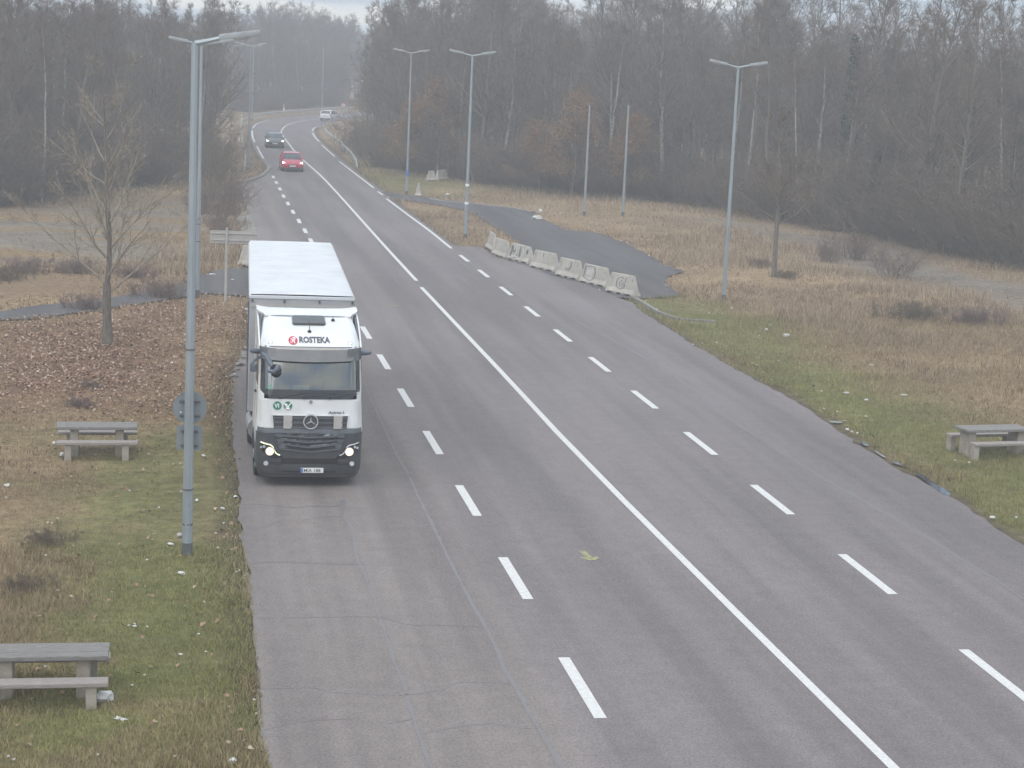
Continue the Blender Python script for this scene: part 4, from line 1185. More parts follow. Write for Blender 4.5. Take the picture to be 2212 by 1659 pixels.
# far prohibition sign: stands behind the white car
x, y = g(741, 250)
sg = thing('prohibition_sign', 'round sign with a red ring above a small plate at the far bend', 'road sign', (x, y, 0), rad(-11))
MB().tube([(0, 0, -.1), (0, 0, 1.9)], .035, n=8).build('post', M_galv, sg)
MB().disc((0, -.05, 1.55), .44, .02, 32).build('sign_disc', M_red, sg)
MB().disc((0, -.065, 1.55), .30, .012, 32).build('sign_face', M_white, sg)
MB().disc((.01, -.075, 1.53), .22, .01, 24).build('sign_symbol', M_grey_plate, sg)
MB().box(-.42, .42, -.06, -.04, .62, .90, bev=.006).build('sub_plate', M_lum, sg)
# delineator posts
for uv, lab, ht in (((613, 245), 'white marker post behind the middle of the left guard rail', 1.35), ((522, 268), 'white marker post where the left guard rail turns', 1.2), ((516, 306), 'white marker post left of the near part of the guard rail', 1.1)):
    x, y = g(*uv); t = thing('marker_post', lab, 'marker post', (x, y, 0), 0, 'white marker posts along the guard rail')
    MB().box(-.10, .10, -.05, .05, 0, ht, bev=.03).build('post', M_white, t); MB().box(-.101, .101, -.056, .056, ht - .38, ht - .18).build('reflector_band', M_galv_dark, t)

# ------------------------------------------------------------------ guard rails
def guard_rail(vp, label, h=.72, n=6, side=1, end0=True):
    pts = catmull([tuple(q) for q in G(np.array([p[0] for p in vp]), np.array([p[1] for p in vp]), h)], n)
    t = thing('guard_rail', label, 'guard rail', (*pts[0], 0))
    o0 = pts[0]
    prof = [(-.02, -.15), (.03, -.10), (.03, -.06), (-.03, 0), (.03, .06), (.03, .10), (-.02, .15)]
    vs = []; fs = []
    for i, p in enumerate(pts):
        dd = pts[min(i + 1, len(pts) - 1)] - pts[max(i - 1, 0)]; dd = dd / np.linalg.norm(dd); nn = np.array([dd[1], -dd[0]]) * side
        dip = -.45 * max(0, 1 - i / 3) if end0 else 0
        for a, z in prof: q = p - o0 + nn * a; vs.append((q[0], q[1], h - .15 + z + dip))
    m = len(prof)
    for i in range(len(pts) - 1):
        for k in range(m - 1): fs.append((i * m + k, i * m + k + 1, (i + 1) * m + k + 1, (i + 1) * m + k))
    MB().add(vs, fs).build('rail', M_rail, t)
    acc = 0; last = pts[0]
    for p in pts[1:]:
        acc += np.linalg.norm(p - last); last = p
        if acc > 4.0:
            acc = 0; q = p - o0
            MB().box(q[0] - .05, q[0] + .05, q[1] - .05, q[1] + .05, -.1, h - .06).build('rail_post', M_rail, t)
    return pts
railL = guard_rail([(527.3, 354.8), (530.9, 332.6), (527.3, 316.1), (522.4, 293.1), (520.4, 270), (525.6, 258.5), (540.4, 251.1), (563.5, 244.5), (612.8, 239.6), (655, 236.5), (695.2, 233.8), (734.7, 232.2), (790, 231)], 'long grey guard rail round the outside of the left bend')
railR = guard_rail([(772.5, 348), (766, 337), (757.7, 324.3), (744.5, 312.8), (728, 298), (708.3, 283.2), (699.3, 271.7), (703, 262), (728, 254.5), (755, 251.5), (800, 249)], 'grey guard rail along the inside of the bend at the right', side=-1)

# ------------------------------------------------------------------ concrete barrier blocks
def c6(a, bb): return ((1180 + a / 4.254) / 1.1718, (480 + bb / 4.254) / 1.1718)
def barrier(name, label, A, B, h=.86, marks=(), group=None, wb=.46):
    """A, B: surveyed ends of the foot of the face turned to the viewer"""
    A = np.array(g(*A)); B = np.array(g(*B)); d = B - A; L = float(np.linalg.norm(d)); ang = math.atan2(d[1], d[0])
    A = A + d / L * .10; L -= .20
    t = thing(name, label, 'concrete barrier', (*A, 0), ang, group)
    k = L / 1.0
    # profile across: foot, slope, top
    pr = [(0, .0), (0, .10), (.10, .26), (.19, h - .03), (.22, h), (wb - .22, h), (wb - .19, h - .03), (wb - .10, .26), (wb, .10), (wb, 0)]
    ins = lambda z: .19 * max(0, z - .1) / h       # the ends lean in towards the top
    vs = []; fs = []; n = len(pr); cols_ = [0, .12, .2, .38, .46, .54, .62, .8, .88, 1]
    for c_ in cols_:
        for y_, z in pr:
            zz = z
            if z == 0 and (.12 <= c_ <= .2 or .46 <= c_ <= .54 or .8 <= c_ <= .88): zz = .07     # feet with drain slots
            e = ins(z); xx = e + (L - 2 * e) * c_
            vs.append((xx, y_, zz))
    for i in range(len(cols_) - 1):
        for q in range(n):
            j = (q + 1) % n; fs.append((i * n + q, i * n + j, (i + 1) * n + j, (i + 1) * n + q))
    fs.append(tuple(range(n))); fs.append(tuple(range((len(cols_) - 1) * n, len(cols_) * n)))
    MB().add(vs, fs).build('block', M_concrete, t)
    def fy(z): return float(np.interp(z, [0, .10, .26, h - .03], [0, 0, .10, .19])) - .006
    for (pts, w, mt) in marks:
        m = MB(); P_ = catmull(pts, 4) if len(pts) > 2 else [np.array(q) for q in pts]
        vs = []; fs = []
        for i, p in enumerate(P_):
            dd = P_[min(i + 1, len(P_) - 1)] - P_[max(i - 1, 0)]; dd = dd / (np.linalg.norm(dd) + 1e-9); nn = np.array([dd[1], -dd[0]]) * w / 2
            for sg_ in (1, -1):
                q = p + nn * sg_; z = min(max(q[1] * h, .02), h - .04); vs.append((q[0] * L, fy(z), z))
        for i in range(len(P_) - 1): fs.append((2 * i, 2 * i + 2, 2 * i + 3, 2 * i + 1))
        m.add(vs, fs).build('graffiti', mt, t)
    for xx in (.12, .88):
        MB().box(L * xx - .02, L * xx + .02, fy(h * .78) - .004, fy(h * .78) + .02, h * .70, h * .80).build('lifting_slot', M_galv_dark, t)
    return t
GRP = 'concrete blocks closing the access road'
DK, PL = M_graffiti, M_graffiti2
barrier('concrete_block', 'furthest left block of the row, seen almost end-on, no paint', c6(198, 618), c6(268, 665), .88, group=GRP)
barrier('concrete_block', 'second block from the left end of the row, plain face, close against the first', c6(262, 690), c6(415, 745), .86, group=GRP)
barrier('concrete_block', 'third block of the row with scrawled pale and dark lettering like M I', c6(425, 742), c6(668, 806), .84, [([(.12, .2), (.14, .85)], .05, DK), ([(.14, .85), (.24, .45), (.34, .88)], .05, DK), ([(.34, .88), (.36, .25)], .06, PL), ([(.52, .9), (.53, .25)], .05, DK), ([(.62, .3), (.68, .6), (.62, .85)], .05, PL), ([(.16, .12), (.4, .2)], .05, DK), ([(.84, .55), (.86, .8)], .09, DK)], GRP)
barrier('concrete_block', 'fourth block of the row, bare but for a short dark stroke near the top', c6(670, 828), c6(946, 890), .86, [([(.46, .68), (.455, .90)], .035, DK)], GRP)
barrier('concrete_block', 'fifth block of the row painted with a hooked dark stroke like a J', c6(942, 918), c6(1205, 980), .87, [([(.60, .86), (.57, .52), (.42, .42)], .05, DK), ([(.42, .42), (.40, .52)], .05, DK)], GRP)
barrier('concrete_block', 'sixth block of the row painted with a pale rounded letter D', c6(1198, 988), c6(1502, 1058), .86, [([(.12, .28), (.13, .88)], .03, DK), ([(.15, .88), (.42, .92), (.52, .7), (.50, .35), (.40, .20), (.14, .27)], .035, DK), ([(.20, .6), (.42, .6)], .22, PL)], GRP)
barrier('concrete_block', 'nearest block at the right end of the row painted with a round letter G', c6(1480, 1092), c6(1800, 1158), .88, [([(.58, .78), (.46, .82), (.34, .68), (.34, .40), (.46, .26), (.60, .32), (.62, .52), (.50, .52)], .035, DK), ([(.52, .70), (.44, .58), (.46, .42), (.56, .42)], .03, DK), ([(.66, .88), (.63, .60)], .03, DK)], GRP)
barrier('concrete_block', 'lone upright concrete block beside the blue-banded lamp', (893, 424), (912, 425), .98)
barrier('concrete_block', 'left one of two concrete blocks side by side at the wood edge', (923, 391), (946, 391), .80, group='pair of blocks at the wood edge')
barrier('concrete_block', 'right one of two concrete blocks side by side at the wood edge', (947, 390), (971, 388), .82, group='pair of blocks at the wood edge')
barrier('concrete_block', 'concrete block half hidden behind the truck near the direction sign', (509, 573), (548, 578), .95)

# ------------------------------------------------------------------ picnic tables
def picnic(label, uvA, uvB, h=.74, depth_off=0.0, Lw=1.9, group='picnic tables'):
    """uvA, uvB: surveyed feet of the two near bench legs"""
    A = np.array(g(*uvA)); B = np.array(g(*uvB)); c = (A + B) / 2; d = B - A; ang = math.atan2(d[1], d[0]); half = Lw / 2; lg = np.linalg.norm(d) / 2
    t = thing('picnic_table', label, 'picnic table', (*c, 0), ang, group)
    r_ = random.Random(hash(label) % 1000)
    for k in range(3):
        y0 = .40 + .235 * k
        m = MB(); m.box(-half + r_.uniform(-.01, .02), half + r_.uniform(-.02, .01), y0, y0 + .228, h - .075, h + r_.uniform(-.004, .004), bev=.012); m.build('table_plank', M_wood, t)
    for s in (-1, 1):
        MB().box(s * (lg - .14) - .10, s * (lg - .14) + .10, .50, 1.00, -.1, h - .077, bev=.012).build('table_leg', M_concrete2, t)
        MB().box(s * lg - .08, s * lg + .08, .02, .25, -.1, .375, bev=.010).build('bench_leg', M_concrete2, t)
        MB().box(s * (lg - .02) - .08, s * (lg - .02) + .08, 1.26, 1.49, -.1, .375, bev=.010).build('bench_leg', M_concrete2, t)
    for y0, nm in ((-.02, 'bench'), (1.22, 'bench')):
        MB().box(-half + .02, half + .0, y0, y0 + .30, .378, .45, bev=.012).build(nm, M_wood2, t)
    return t
pt1 = picnic('picnic table on the left grass behind the nearest lamp, below the leafy ground', (146.5, 995), (271, 995), Lw=1.93)
pt2 = picnic('picnic table cut off by the lower left corner of the picture', (-14, 1541), (196.5, 1537), Lw=1.92)
pt3 = picnic('picnic table on the right-hand grass at the picture edge, seen at an angle', (2107, 994), (2237, 993), Lw=1.95)
pt3.rotation_euler[2] += rad(4)

# ------------------------------------------------------------------ litter
def crumple(seed, sx, sy, sz, flat_=False):
    bm = bmesh.new()
    if flat_:
        bmesh.ops.create_grid(bm, x_segments=5, y_segments=4, size=.5)
    else:
        bmesh.ops.create_icosphere(bm, subdivisions=2, radius=.5)
    r = random.Random(seed)
    for v in bm.verts:
        k = 1 + r.uniform(-.28, .28)
        v.co = Vector((v.co.x * sx * k, v.co.y * sy * k, (v.co.z * sz * k + (r.uniform(0, .3) * sz if flat_ else sz * .32)) + .02))
    me = bpy.data.meshes.new('litter'); bm.to_mesh(me); bm.free(); return me
def litter(name, label, uv, sx, sy, sz, mat=M_litter, cat='litter', flat_=False, rz=None, group=None, z=0.0):
    me = crumple(hash((round(uv[0]), round(uv[1]))) % 9999, sx, sy, sz, flat_); me.materials.append(mat); me.name = name
    o = link(name, me); x, y = g(*uv, z); o.location = (x, y, z); o.rotation_euler[2] = rz if rz is not None else random.uniform(0, 6)
    return tag(o, label, cat, group)
def v8(a, bb): return (a / 2.2303 / 1.1718, (1200 + bb / 2.2303) / 1.1718)
def v4(a, bb): return ((1600 + a / 2.0736) / 1.1718, (600 + bb / 2.0736) / 1.1718)
litter('plastic_bag', 'crumpled white plastic bag beside the front bench leg of the corner picnic table', v8(590, 1290), .27, .17, .22, rz=.3)
litter('plastic_wrapper', 'thin grey-white wrapper on bare ground right of the corner picnic table', v8(680, 1390), .20, .10, .05, flat_=True)
litter('paper_cup', 'white cup lying near the bottom edge of the left grass', v8(1312, 1635), .12, .09, .08)
litter('paper_scrap', 'white paper scrap at the left end of the front bench of the middle picnic table', (117, 961), .15, .10, .08)
litter('paper_packet', 'white packet with dark print under the left bench leg of the middle picnic table', (134, 987), .11, .09, .12)
litter('plastic_wrapper', 'rumpled wrapper just left of the nearest lamp foot', (388, 1160), .22, .10, .08, M_signback2)
litter('plastic_wrapper', 'flattened pale wrapper lower left of the nearest lamp foot', v8(965, 404), .20, .10, .05)
litter('paper_cup', 'red and white crushed cup below the nearest lamp foot', v8(1025, 570), .17, .08, .07)
litter('paper_scrap', 'long white scrap on grass between the nearest lamp and the road', v8(1256, 201), .16, .05, .04)
litter('paper_scrap', 'round white scrap right beside the nearest lamp post', v8(1111, 156), .12, .07, .05)
litter('paper_scrap', 'white scrap on the grass edge touching the left lay-by', v8(1329, 136), .09, .09, .05)
litter('paper_scrap', 'white scrap on the left grass halfway up to the square plate', (321 / 2.764 / 1.1718 + 341.3, (880 + 765 / 2.765) / 1.1718), .12, .07, .05)
litter('paper_scrap', 'white scrap left of the corner tabletop on dry grass', v8(38, 72), .17, .08, .06)
litter('plastic_bag', 'larger white bag lying on the dark access asphalt', c6(765, 318), .62, .28, .28)
litter('plastic_bag', 'smaller white bag on the pale gutter just behind the larger one', c6(795, 252), .45, .28, .30)
litter('plastic_bottle', 'blue crushed bottle beside the right end block of the row', c6(1822, 1106), .25, .12, .12, M_litter_blue)
litter('paper_sheet', 'white sheet on the ground between the blue-banded lamp and the next lamp', (966.5, 422), .55, .30, .16)
litter('plastic_bag', 'biggest white bag on the right grass strip', v4(808, 523), .26, .15, .13)
litter('plastic_bag', 'white bag upper left of the biggest bag on the right grass strip', v4(703, 492), .28, .12, .10)
litter('paper_scrap', 'greyish scrap above the pair of bags on the right grass strip', v4(730, 468), .18, .12, .10, M_lum)
litter('paper_scrap', 'white scrap just below the rightmost lamp', v4(522, 381), .11, .11, .10)
litter('paper_scrap', 'white scrap on dry grass far above the road edge at the right', v4(1252, 678), .20, .08, .06)
litter('paper_scrap', 'pale blue-white carton on the right grass, upper one of two', v4(1124, 825), .20, .10, .07)
litter('paper_scrap', 'oval white scrap below the pale carton on the right grass', v4(1228, 862), .17, .10, .07)
litter('paper_scrap', 'white scrap on dry grass above and left of the right picnic table', v4(1428, 834), .20, .08, .05)
litter('plastic_sheet', 'flat blue-grey plastic sheet at the right road edge', v4(1070, 974), .38, .22, .03, M_lum, flat_=True, rz=-.2)
litter('cardboard_piece', 'tan cardboard piece lying on the blue-grey plastic sheet', v4(1105, 968), .22, .12, .05, M_litter_tan, flat_=True, rz=-.2)
litter('paper_cup', 'row of crushed white cups below the plastic sheet, topmost cup', v4(1130, 1017), .13, .08, .06)
litter('paper_cup', 'crushed white cup between topmost and lowest of the cup row', v4(1152, 1027), .10, .07, .05)
litter('paper_cup', 'lowest crushed white cup just above the gutter puddles', v4(1183, 1036), .12, .08, .06)
litter('paper_scrap', 'white scrap at the gutter end on the far right road edge', v4(1890, 1479), .12, .08, .06)
litter('paper_scrap', 'dark crushed can on the right grass strip', v4(953, 786), .09, .06, .06, M_black)
GS = 'tiny white scraps scattered on the right grass strip'
for p in [(404, 402), (475, 407), (314, 454), (370, 561), (443, 558), (655, 675), (630, 666), (686, 714), (772, 653), (735, 753), (993, 814), (1005, 906), (1076, 922), (1228, 946), (1695, 1177), (1770, 1189), (2016, 1478), (320, 568), (130, 380)]:
    litter('paper_scrap', 'tiny white scrap on the grass beside the right road edge', v4(*p), random.uniform(.06, .11), .06, .04, group=GS)
GS = 'tiny pale scraps scattered on the left grass'
for p in [(727, 863), (758, 853), (760, 867), (832, 870), (1020, 1027), (1120, 912), (327, 664), (258, 465), (897, 195), (731, 100), (1022, 105), (830, 492), (555, 1595), (78, 1622), (46, 1604), (255, 1095), (745, 1202), (1262, 283), (1230, 424), (1436, 1283), (1335, 560), (1350, 552), (630, 1248)]:
    litter('paper_scrap', 'tiny pale scrap on the grass around the corner picnic table and the nearest lamp', v8(*p), random.uniform(.04, .075), .045, .03, group=GS)
GS = 'pale scraps beside the side road mouth'
for p in [(502, 606), (456, 594), (461, 594), (445, 637), (495, 643), (533, 670), (506, 838 - 27), (371, 786), (1282, 500), (1355, 525), (1343, 521)]:
    litter('paper_scrap', 'small pale scrap lying near the edge of a side road', p, random.uniform(.10, .22), .09, .06, group=GS)
# rubble where the side road's kerb has crumbled
for k, (p, s) in enumerate([((506, 815), .22), ((519, 790), .30), ((528, 775), .26), ((537, 757), .30), ((513, 800), .18), ((540, 742), .22), ((524, 768), .16), ((621 / 1.1718, 1461 / 1.1718), .14), ((617 / 1.1718, 1466 / 1.1718), .10)]):
    me = crumple(300 + k, s * 1.3, s * .8, s * .55); me.materials.append(M_kerb); o = link('rubble_stone', me); x, y = g(*p); o.location = (x, y, -.02); o.rotation_euler[2] = k
    tag(o, 'broken kerb stone on the left lay-by edge', 'stone', 'broken kerb stones along the left lay-by edge')

# ------------------------------------------------------------------ trees
def nrm(a): return a / (np.linalg.norm(a, axis=-1, keepdims=True) + 1e-9)
def tubes(poly, rads, n):
    """poly (N,k,3), rads (N,k) -> verts, quads"""
    N, k, _ = poly.shape
    d = np.empty_like(poly); d[:, 1:-1] = poly[:, 2:] - poly[:, :-2]; d[:, 0] = poly[:, 1] - poly[:, 0]; d[:, -1] = poly[:, -1] - poly[:, -2]
    d = nrm(d); ref = np.where(np.abs(d[..., 2:3]) > .9, np.array([1., 0, 0]), np.array([0, 0, 1.]))
    ref = np.repeat(ref[:, :1], k, 1)
    e1 = nrm(np.cross(d, ref)); e2 = np.cross(d, e1)
    t = np.arange(n) * 2 * np.pi / n
    ring = e1[:, :, None] * np.cos(t)[None, None, :, None] + e2[:, :, None] * np.sin(t)[None, None, :, None]
    v = poly[:, :, None] + ring * rads[:, :, None, None]
    base = (np.arange(N) * k * n)[:, None, None] + (np.arange(k - 1) * n)[None, :, None]
    a = base + np.arange(n)[None, None]; b_ = base + ((np.arange(n) + 1) % n)[None, None]
    q = np.stack([a, b_, b_ + n, a + n], -1).reshape(-1, 4)
    return v.reshape(-1, 3), q
def blades(p, d, L, w, r):
    """one thin tapering triangle per twig"""
    N = len(p); s = nrm(np.cross(d, r.normal(size=(N, 3)))) * w[:, None] / 2
    v = np.stack([p - s, p + s, p + d * L[:, None]], 1).reshape(-1, 3)
    return v, np.arange(3 * N).reshape(-1, 3)
def spawn(poly, rad_, m, r, ang, ratio, t0=.15, up=.25, k=4, rr=.55, wob=.10, taper=.35):
    """children of every polyline"""
    N, K, _ = poly.shape
    t = np.sort(r.uniform(t0, 1, (N, m)), 1) * (K - 1); i = np.minimum(t.astype(int), K - 2); f = (t - i)[..., None]
    ar = np.arange(N)[:, None]
    p = poly[ar, i] * (1 - f) + poly[ar, i + 1] * f; d = nrm(poly[ar, i + 1] - poly[ar, i])
    L = np.linalg.norm(np.diff(poly, axis=1), axis=2).sum(1)[:, None]
    pr = rad_[ar, i] * (1 - f[..., 0]) + rad_[ar, i + 1] * f[..., 0]
    side = nrm(np.cross(d, r.normal(size=d.shape)))
    a = np.radians(r.normal(ang, ang * .22, (N, m)))[..., None]
    nd = nrm(d * np.cos(a) + side * np.sin(a))
    cl = (L * ratio * (1.15 - .65 * t / (K - 1)) * r.uniform(.6, 1.2, (N, m)))
    p = p.reshape(-1, 3); nd = nd.reshape(-1, 3); cl = cl.reshape(-1); cr_ = (pr * rr).reshape(-1)
    return grow(p, nd, cl, cr_, r, k, up, wob, taper)
def grow(p, d, L, rr, r, k=4, up=.25, wob=.1, taper=.35):
    out = [p]; cur = p; dd = d
    for j in range(k - 1):
        dd = nrm(dd + np.array([0, 0, up / (k - 1)]) + r.normal(0, wob, dd.shape)); cur = cur + dd * (L / (k - 1))[:, None]; out.append(cur)
    poly = np.stack(out, 1); rd = rr[:, None] * np.linspace(1, taper, k)[None]
    return poly, rd
def merge(parts):
    vs = []; fs = []; o = 0
    for v, f in parts:
        if f.shape[1] == 3: f = np.concatenate([f, f[:, 2:3]], 1)
        vs.append(v); fs.append(f + o); o += len(v)
    return np.concatenate(vs), np.concatenate(fs)
def mesh_mixed(name, parts, mat):
    """parts with quads and triangles into one mesh"""
    V = []; loops = []; tot = []; o = 0
    for v, f in parts:
        V.append(v); loops.append((f + o).ravel()); tot.append(np.full(len(f), f.shape[1])); o += len(v)
    V = np.concatenate(V).astype(np.float32); loops = np.concatenate(loops).astype(np.int32); tot = np.concatenate(tot)
    me = bpy.data.meshes.new(name)
    me.vertices.add(len(V)); me.vertices.foreach_set('co', V.ravel())
    me.loops.add(len(loops)); me.loops.foreach_set('vertex_index', loops)
    me.polygons.add(len(tot)); me.polygons.foreach_set('loop_start', np.concatenate([[0], np.cumsum(tot)[:-1]]).astype(np.int32))
    try: me.polygons.foreach_set('loop_total', tot.astype(np.int32))
    except Exception: pass
    me.update(calc_edges=True); me.materials.append(mat); me.shade_smooth()
    return me
def bare_tree(seed, h, r0, crown0, spread, limbs, limb_ang, m2=6, m3=5, m4=4, tw=.014, twl=.45, lean=.04, up=.45):
    """returns (trunk mesh parts, crown mesh parts)"""
    r = np.random.default_rng(seed)
    tp, tr = grow(np.array([[0, 0, -.2]]), nrm(np.array([[r.normal(0, lean), r.normal(0, lean), 1.]])), np.array([h * .97]), np.array([r0]), r, 9, .3, .045, .12)
    trunk = [tubes(tp, tr, 8)]
    # root flare
    # limbs
    K = 9; t = np.sort(r.uniform(crown0, .97, limbs)) * (K - 1); i = np.minimum(t.astype(int), K - 2); f = (t - i)[:, None]
    p = tp[0, i] * (1 - f) + tp[0, i + 1] * f; rel_ = (t / (K - 1) - crown0) / (1 - crown0)
    az = np.arange(limbs) * 2.4 + r.uniform(0, 1, limbs); an = np.radians(limb_ang * (1.1 - .55 * rel_) * r.uniform(.8, 1.2, limbs))
    d = np.stack([np.cos(az) * np.sin(an), np.sin(az) * np.sin(an), np.cos(an)], 1)
    L = spread * (1.1 - .72 * rel_) * r.uniform(.75, 1.2, limbs)
    lr = np.interp(t, np.arange(K), tr[0]) * .55
    lp, lrd = grow(p, d, L, lr, r, 6, up, .09, .25)
    b2, r2 = spawn(lp, lrd, m2, r, 42, .50, .12, .25, 4, .6, .12)
    b3, r3 = spawn(b2, r2, m3, r, 42, .55, .15, .15, 3, .6, .14)
    t4, _ = spawn(b3, r3, m4, r, 40, .7, .2, .1, 2, .6, .1)
    d4 = t4[:, 1] - t4[:, 0]; L4 = np.clip(np.linalg.norm(d4, axis=1), twl * .5, twl * 1.6)
    crown = [tubes(lp, np.maximum(lrd, .012), 5), tubes(b2, np.maximum(r2, .009), 3), tubes(b3, np.maximum(r3, .006), 3), blades(t4[:, 0], nrm(d4), L4, np.full(len(d4), tw), r)]
    tips = b3[:, -1]; d5 = nrm(b3[:, -1] - b3[:, -2]); crown.append(blades(tips, d5, np.full(len(tips), twl), np.full(len(tips), tw), r))
    return trunk, crown, t4[:, 1]

def leaves_at(pts, n, size, r, spread=.25):
    idx_ = r.integers(0, len(pts), n); p = pts[idx_] + r.normal(0, spread, (n, 3))
    a = nrm(r.normal(size=(n, 3))); b_ = nrm(np.cross(a, r.normal(size=(n, 3)))); s = size * r.uniform(.6, 1.3, n)[:, None]
    v = np.stack([p - a * s * .5, p + b_ * s * .32, p + a * s * .5, p - b_ * s * .32], 1).reshape(-1, 3)
    return v, np.arange(4 * n).reshape(-1, 4)

protos = {}
def proto(key, trunk_mat, crown_mat, trunk, crown, extra=None):
    protos[key] = (mesh_mixed(key + '_trunk', trunk, trunk_mat), mesh_mixed(key + '_crown', crown, crown_mat), extra)
SPEC = {  # seed, h, r0, crown0, spread, limbs, angle, m2, m3, m4, tw, twl
    'tall_a': (11, 17, .19, .30, 3.6, 26, 48, 6, 5, 4, .020, .55), 'tall_b': (12, 16, .17, .38, 3.2, 24, 40, 6, 5, 4, .020, .55),
    'tall_c': (13, 18, .20, .42, 3.9, 24, 44, 6, 5, 4, .022, .6), 'broad_a': (14, 12, .18, .20, 4.2, 26, 58, 6, 5, 4, .019, .5),
    'broad_b': (15, 11, .16, .16, 3.8, 26, 55, 6, 5, 4, .019, .5), 'slim_a': (16, 13, .11, .25, 2.2, 26, 38, 5, 5, 4, .018, .45),
    'slim_b': (17, 12, .10, .18, 2.4, 26, 42, 5, 5, 4, .018, .45)}
for k_, sp in SPEC.items():
    tr_, cr_, tips = bare_tree(*sp)
    proto(k_, {'tall_c': M_bark_pale, 'slim_a': M_bark_pale}.get(k_, M_bark), M_twig_warm if k_ in ('broad_b', 'slim_b') else M_twig, tr_, cr_)
# ivy-clad tall tree
tr_, cr_, tips = bare_tree(18, 15.5, .20, .35, 3.2, 22, 44, 6, 5, 4, .02, .5)
r_ = np.random.default_rng(5); zz = r_.uniform(.3, 10.5, 900); aa = r_.uniform(0, 6.28, 900); rr_ = .16 + .30 * np.sin(zz / 10.5 * 3.0) * r_.uniform(.5, 1, 900)
proto('ivy', M_bark, M_twig, tr_, cr_, mesh_mixed('ivy_leaves', [leaves_at(np.stack([np.cos(aa) * rr_, np.sin(aa) * rr_, zz], 1), 2600, .17, r_, .07)], M_ivy))
# beech keeping its brown leaves
tr_, cr_, tips = bare_tree(19, 8.5, .13, .08, 3.6, 30, 60, 6, 5, 3, .016, .4)
proto('brown', M_bark, M_twig_warm, tr_, cr_, mesh_mixed('dead_leaves', [leaves_at(tips, 9000, .13, np.random.default_rng(6), .22)], M_leaf_brown))
# thicket shrub without a trunk
def thicket(seed, h, spread, stems, tw=.016):
    r = np.random.default_rng(seed); az = r.uniform(0, 6.28, stems); an = np.radians(r.uniform(5, 55, stems))
    p = np.stack([r.normal(0, spread * .3, stems), r.normal(0, spread * .3, stems), np.full(stems, -.1)], 1)
    d = np.stack([np.cos(az) * np.sin(an), np.sin(az) * np.sin(an), np.cos(an)], 1)
    lp, lr = grow(p, d, h * r.uniform(.6, 1.1, stems), np.full(stems, .022), r, 5, .3, .1, .3)
    b2, r2 = spawn(lp, lr, 7, r, 38, .5, .12, .2, 4, .6, .12); b3, r3 = spawn(b2, r2, 5, r, 40, .5, .15, .1, 2, .6, .12)
    d3 = b3[:, 1] - b3[:, 0]
    t4, _ = spawn(b3, r3, 3, r, 40, .8, .2, .1, 2); d4 = t4[:, 1] - t4[:, 0]
    return [tubes(lp, lr, 4), tubes(b2, np.maximum(r2, .006), 3), blades(b3[:, 0], nrm(d3), np.linalg.norm(d3, axis=1), np.full(len(d3), tw), r), blades(t4[:, 0], nrm(d4), np.clip(np.linalg.norm(d4, axis=1), .15, .5), np.full(len(d4), tw * .8), r)]
shrub_me = [mesh_mixed('shrub', thicket(31, 3.6, 2.2, 34), M_twig), mesh_mixed('shrub', thicket(32, 3.0, 2.6, 36), M_twig_warm), mesh_mixed('shrub', thicket(33, 2.6, 2.4, 34), M_twig_red)]
low_me = [mesh_mixed('bramble', thicket(34, 1.2, 2.0, 50, .012), M_twig_red), mesh_mixed('bramble', thicket(35, 1.0, 2.2, 50, .012), M_twig_warm)]

def tree_at(key, x, y, h_scale, label, group=None, rz=None, name='bare_tree', cat='tree', wide=None):
    tm, cm_, ex = protos[key]
    t = thing(name, label, cat, (x, y, 0), random.uniform(0, 6.28) if rz is None else rz, group)
    w = wide or h_scale; t.scale = (w, w, h_scale)
    link('trunk', tm, t); link('crown', cm_, t)
    if ex: link('ivy' if key == 'ivy' else 'dead_leaves', ex, t)
    return t

# wood edge, surveyed along the picture
EDGE_U = [-400, 0, 144, 288, 382, 430, 446, 452, 457, 472, 505, 548, 610, 700, 736, 740, 746, 775, 830, 920, 1000, 1140, 1300, 1425, 1590, 1793, 1977, 2212, 2600]
EDGE_V = [500, 446, 425, 403, 389, 378, 368, 330, 285, 257, 246, 241, 236, 230.5, 229, 262, 290, 330, 366, 376, 388, 412, 428, 434, 460, 497, 535, 580, 660]
road_mid = world_line([(600, 300), (590, 285), (600, 270), (640, 255), (735, 250), (800, 246), (900, 240)])
rm_ = np.array(catmull(road_mid, 4))
def in_wood(x, y):
    u, v = P(x, y)
    ev = np.interp(u, EDGE_U, EDGE_V)
    ok = v < ev
    d = np.min(np.hypot(x[..., None] - rm_[:, 0], y[..., None] - rm_[:, 1]), -1)
    gx, gy = G(u, ev)[..., 0], G(u, ev)[..., 1]
    behind = np.hypot(x, y) - np.hypot(gx, gy)
    # crowns keep clear of the carriageway and the rails
    px = FOC / np.maximum(y, 1.0)
    ok &= ~((u < 600) & (v > 247) & (u + 3.4 * px > 532))
    ok &= ~((u > 740) & (v > 262) & (u - 2.6 * px < np.interp(v, [262, 271, 283, 298, 312, 324, 348, 370], [700, 699, 708, 728, 745, 758, 772, 800])))
    ok &= ~((u > 600) & (v <= 262) & (v > 236) & (u - 3.2 * px < 752))
    return ok & (d > np.where(u < 745, 18.0, np.where(u < 800, 17.0, 12.0))), behind, u
cand = []
r_ = np.random.default_rng(21)
X = r_.uniform(-75, 170, 60000); Y = r_.uniform(85, 400, 60000)
ok, beh, U_ = in_wood(X, Y)
ok &= (U_ > -160) & (U_ < 2400)
X, Y, beh, U_ = X[ok], Y[ok], beh[ok], U_[ok]
order = np.argsort(beh + r_.uniform(0, 6, len(beh)))
chosen = []; cell = {}
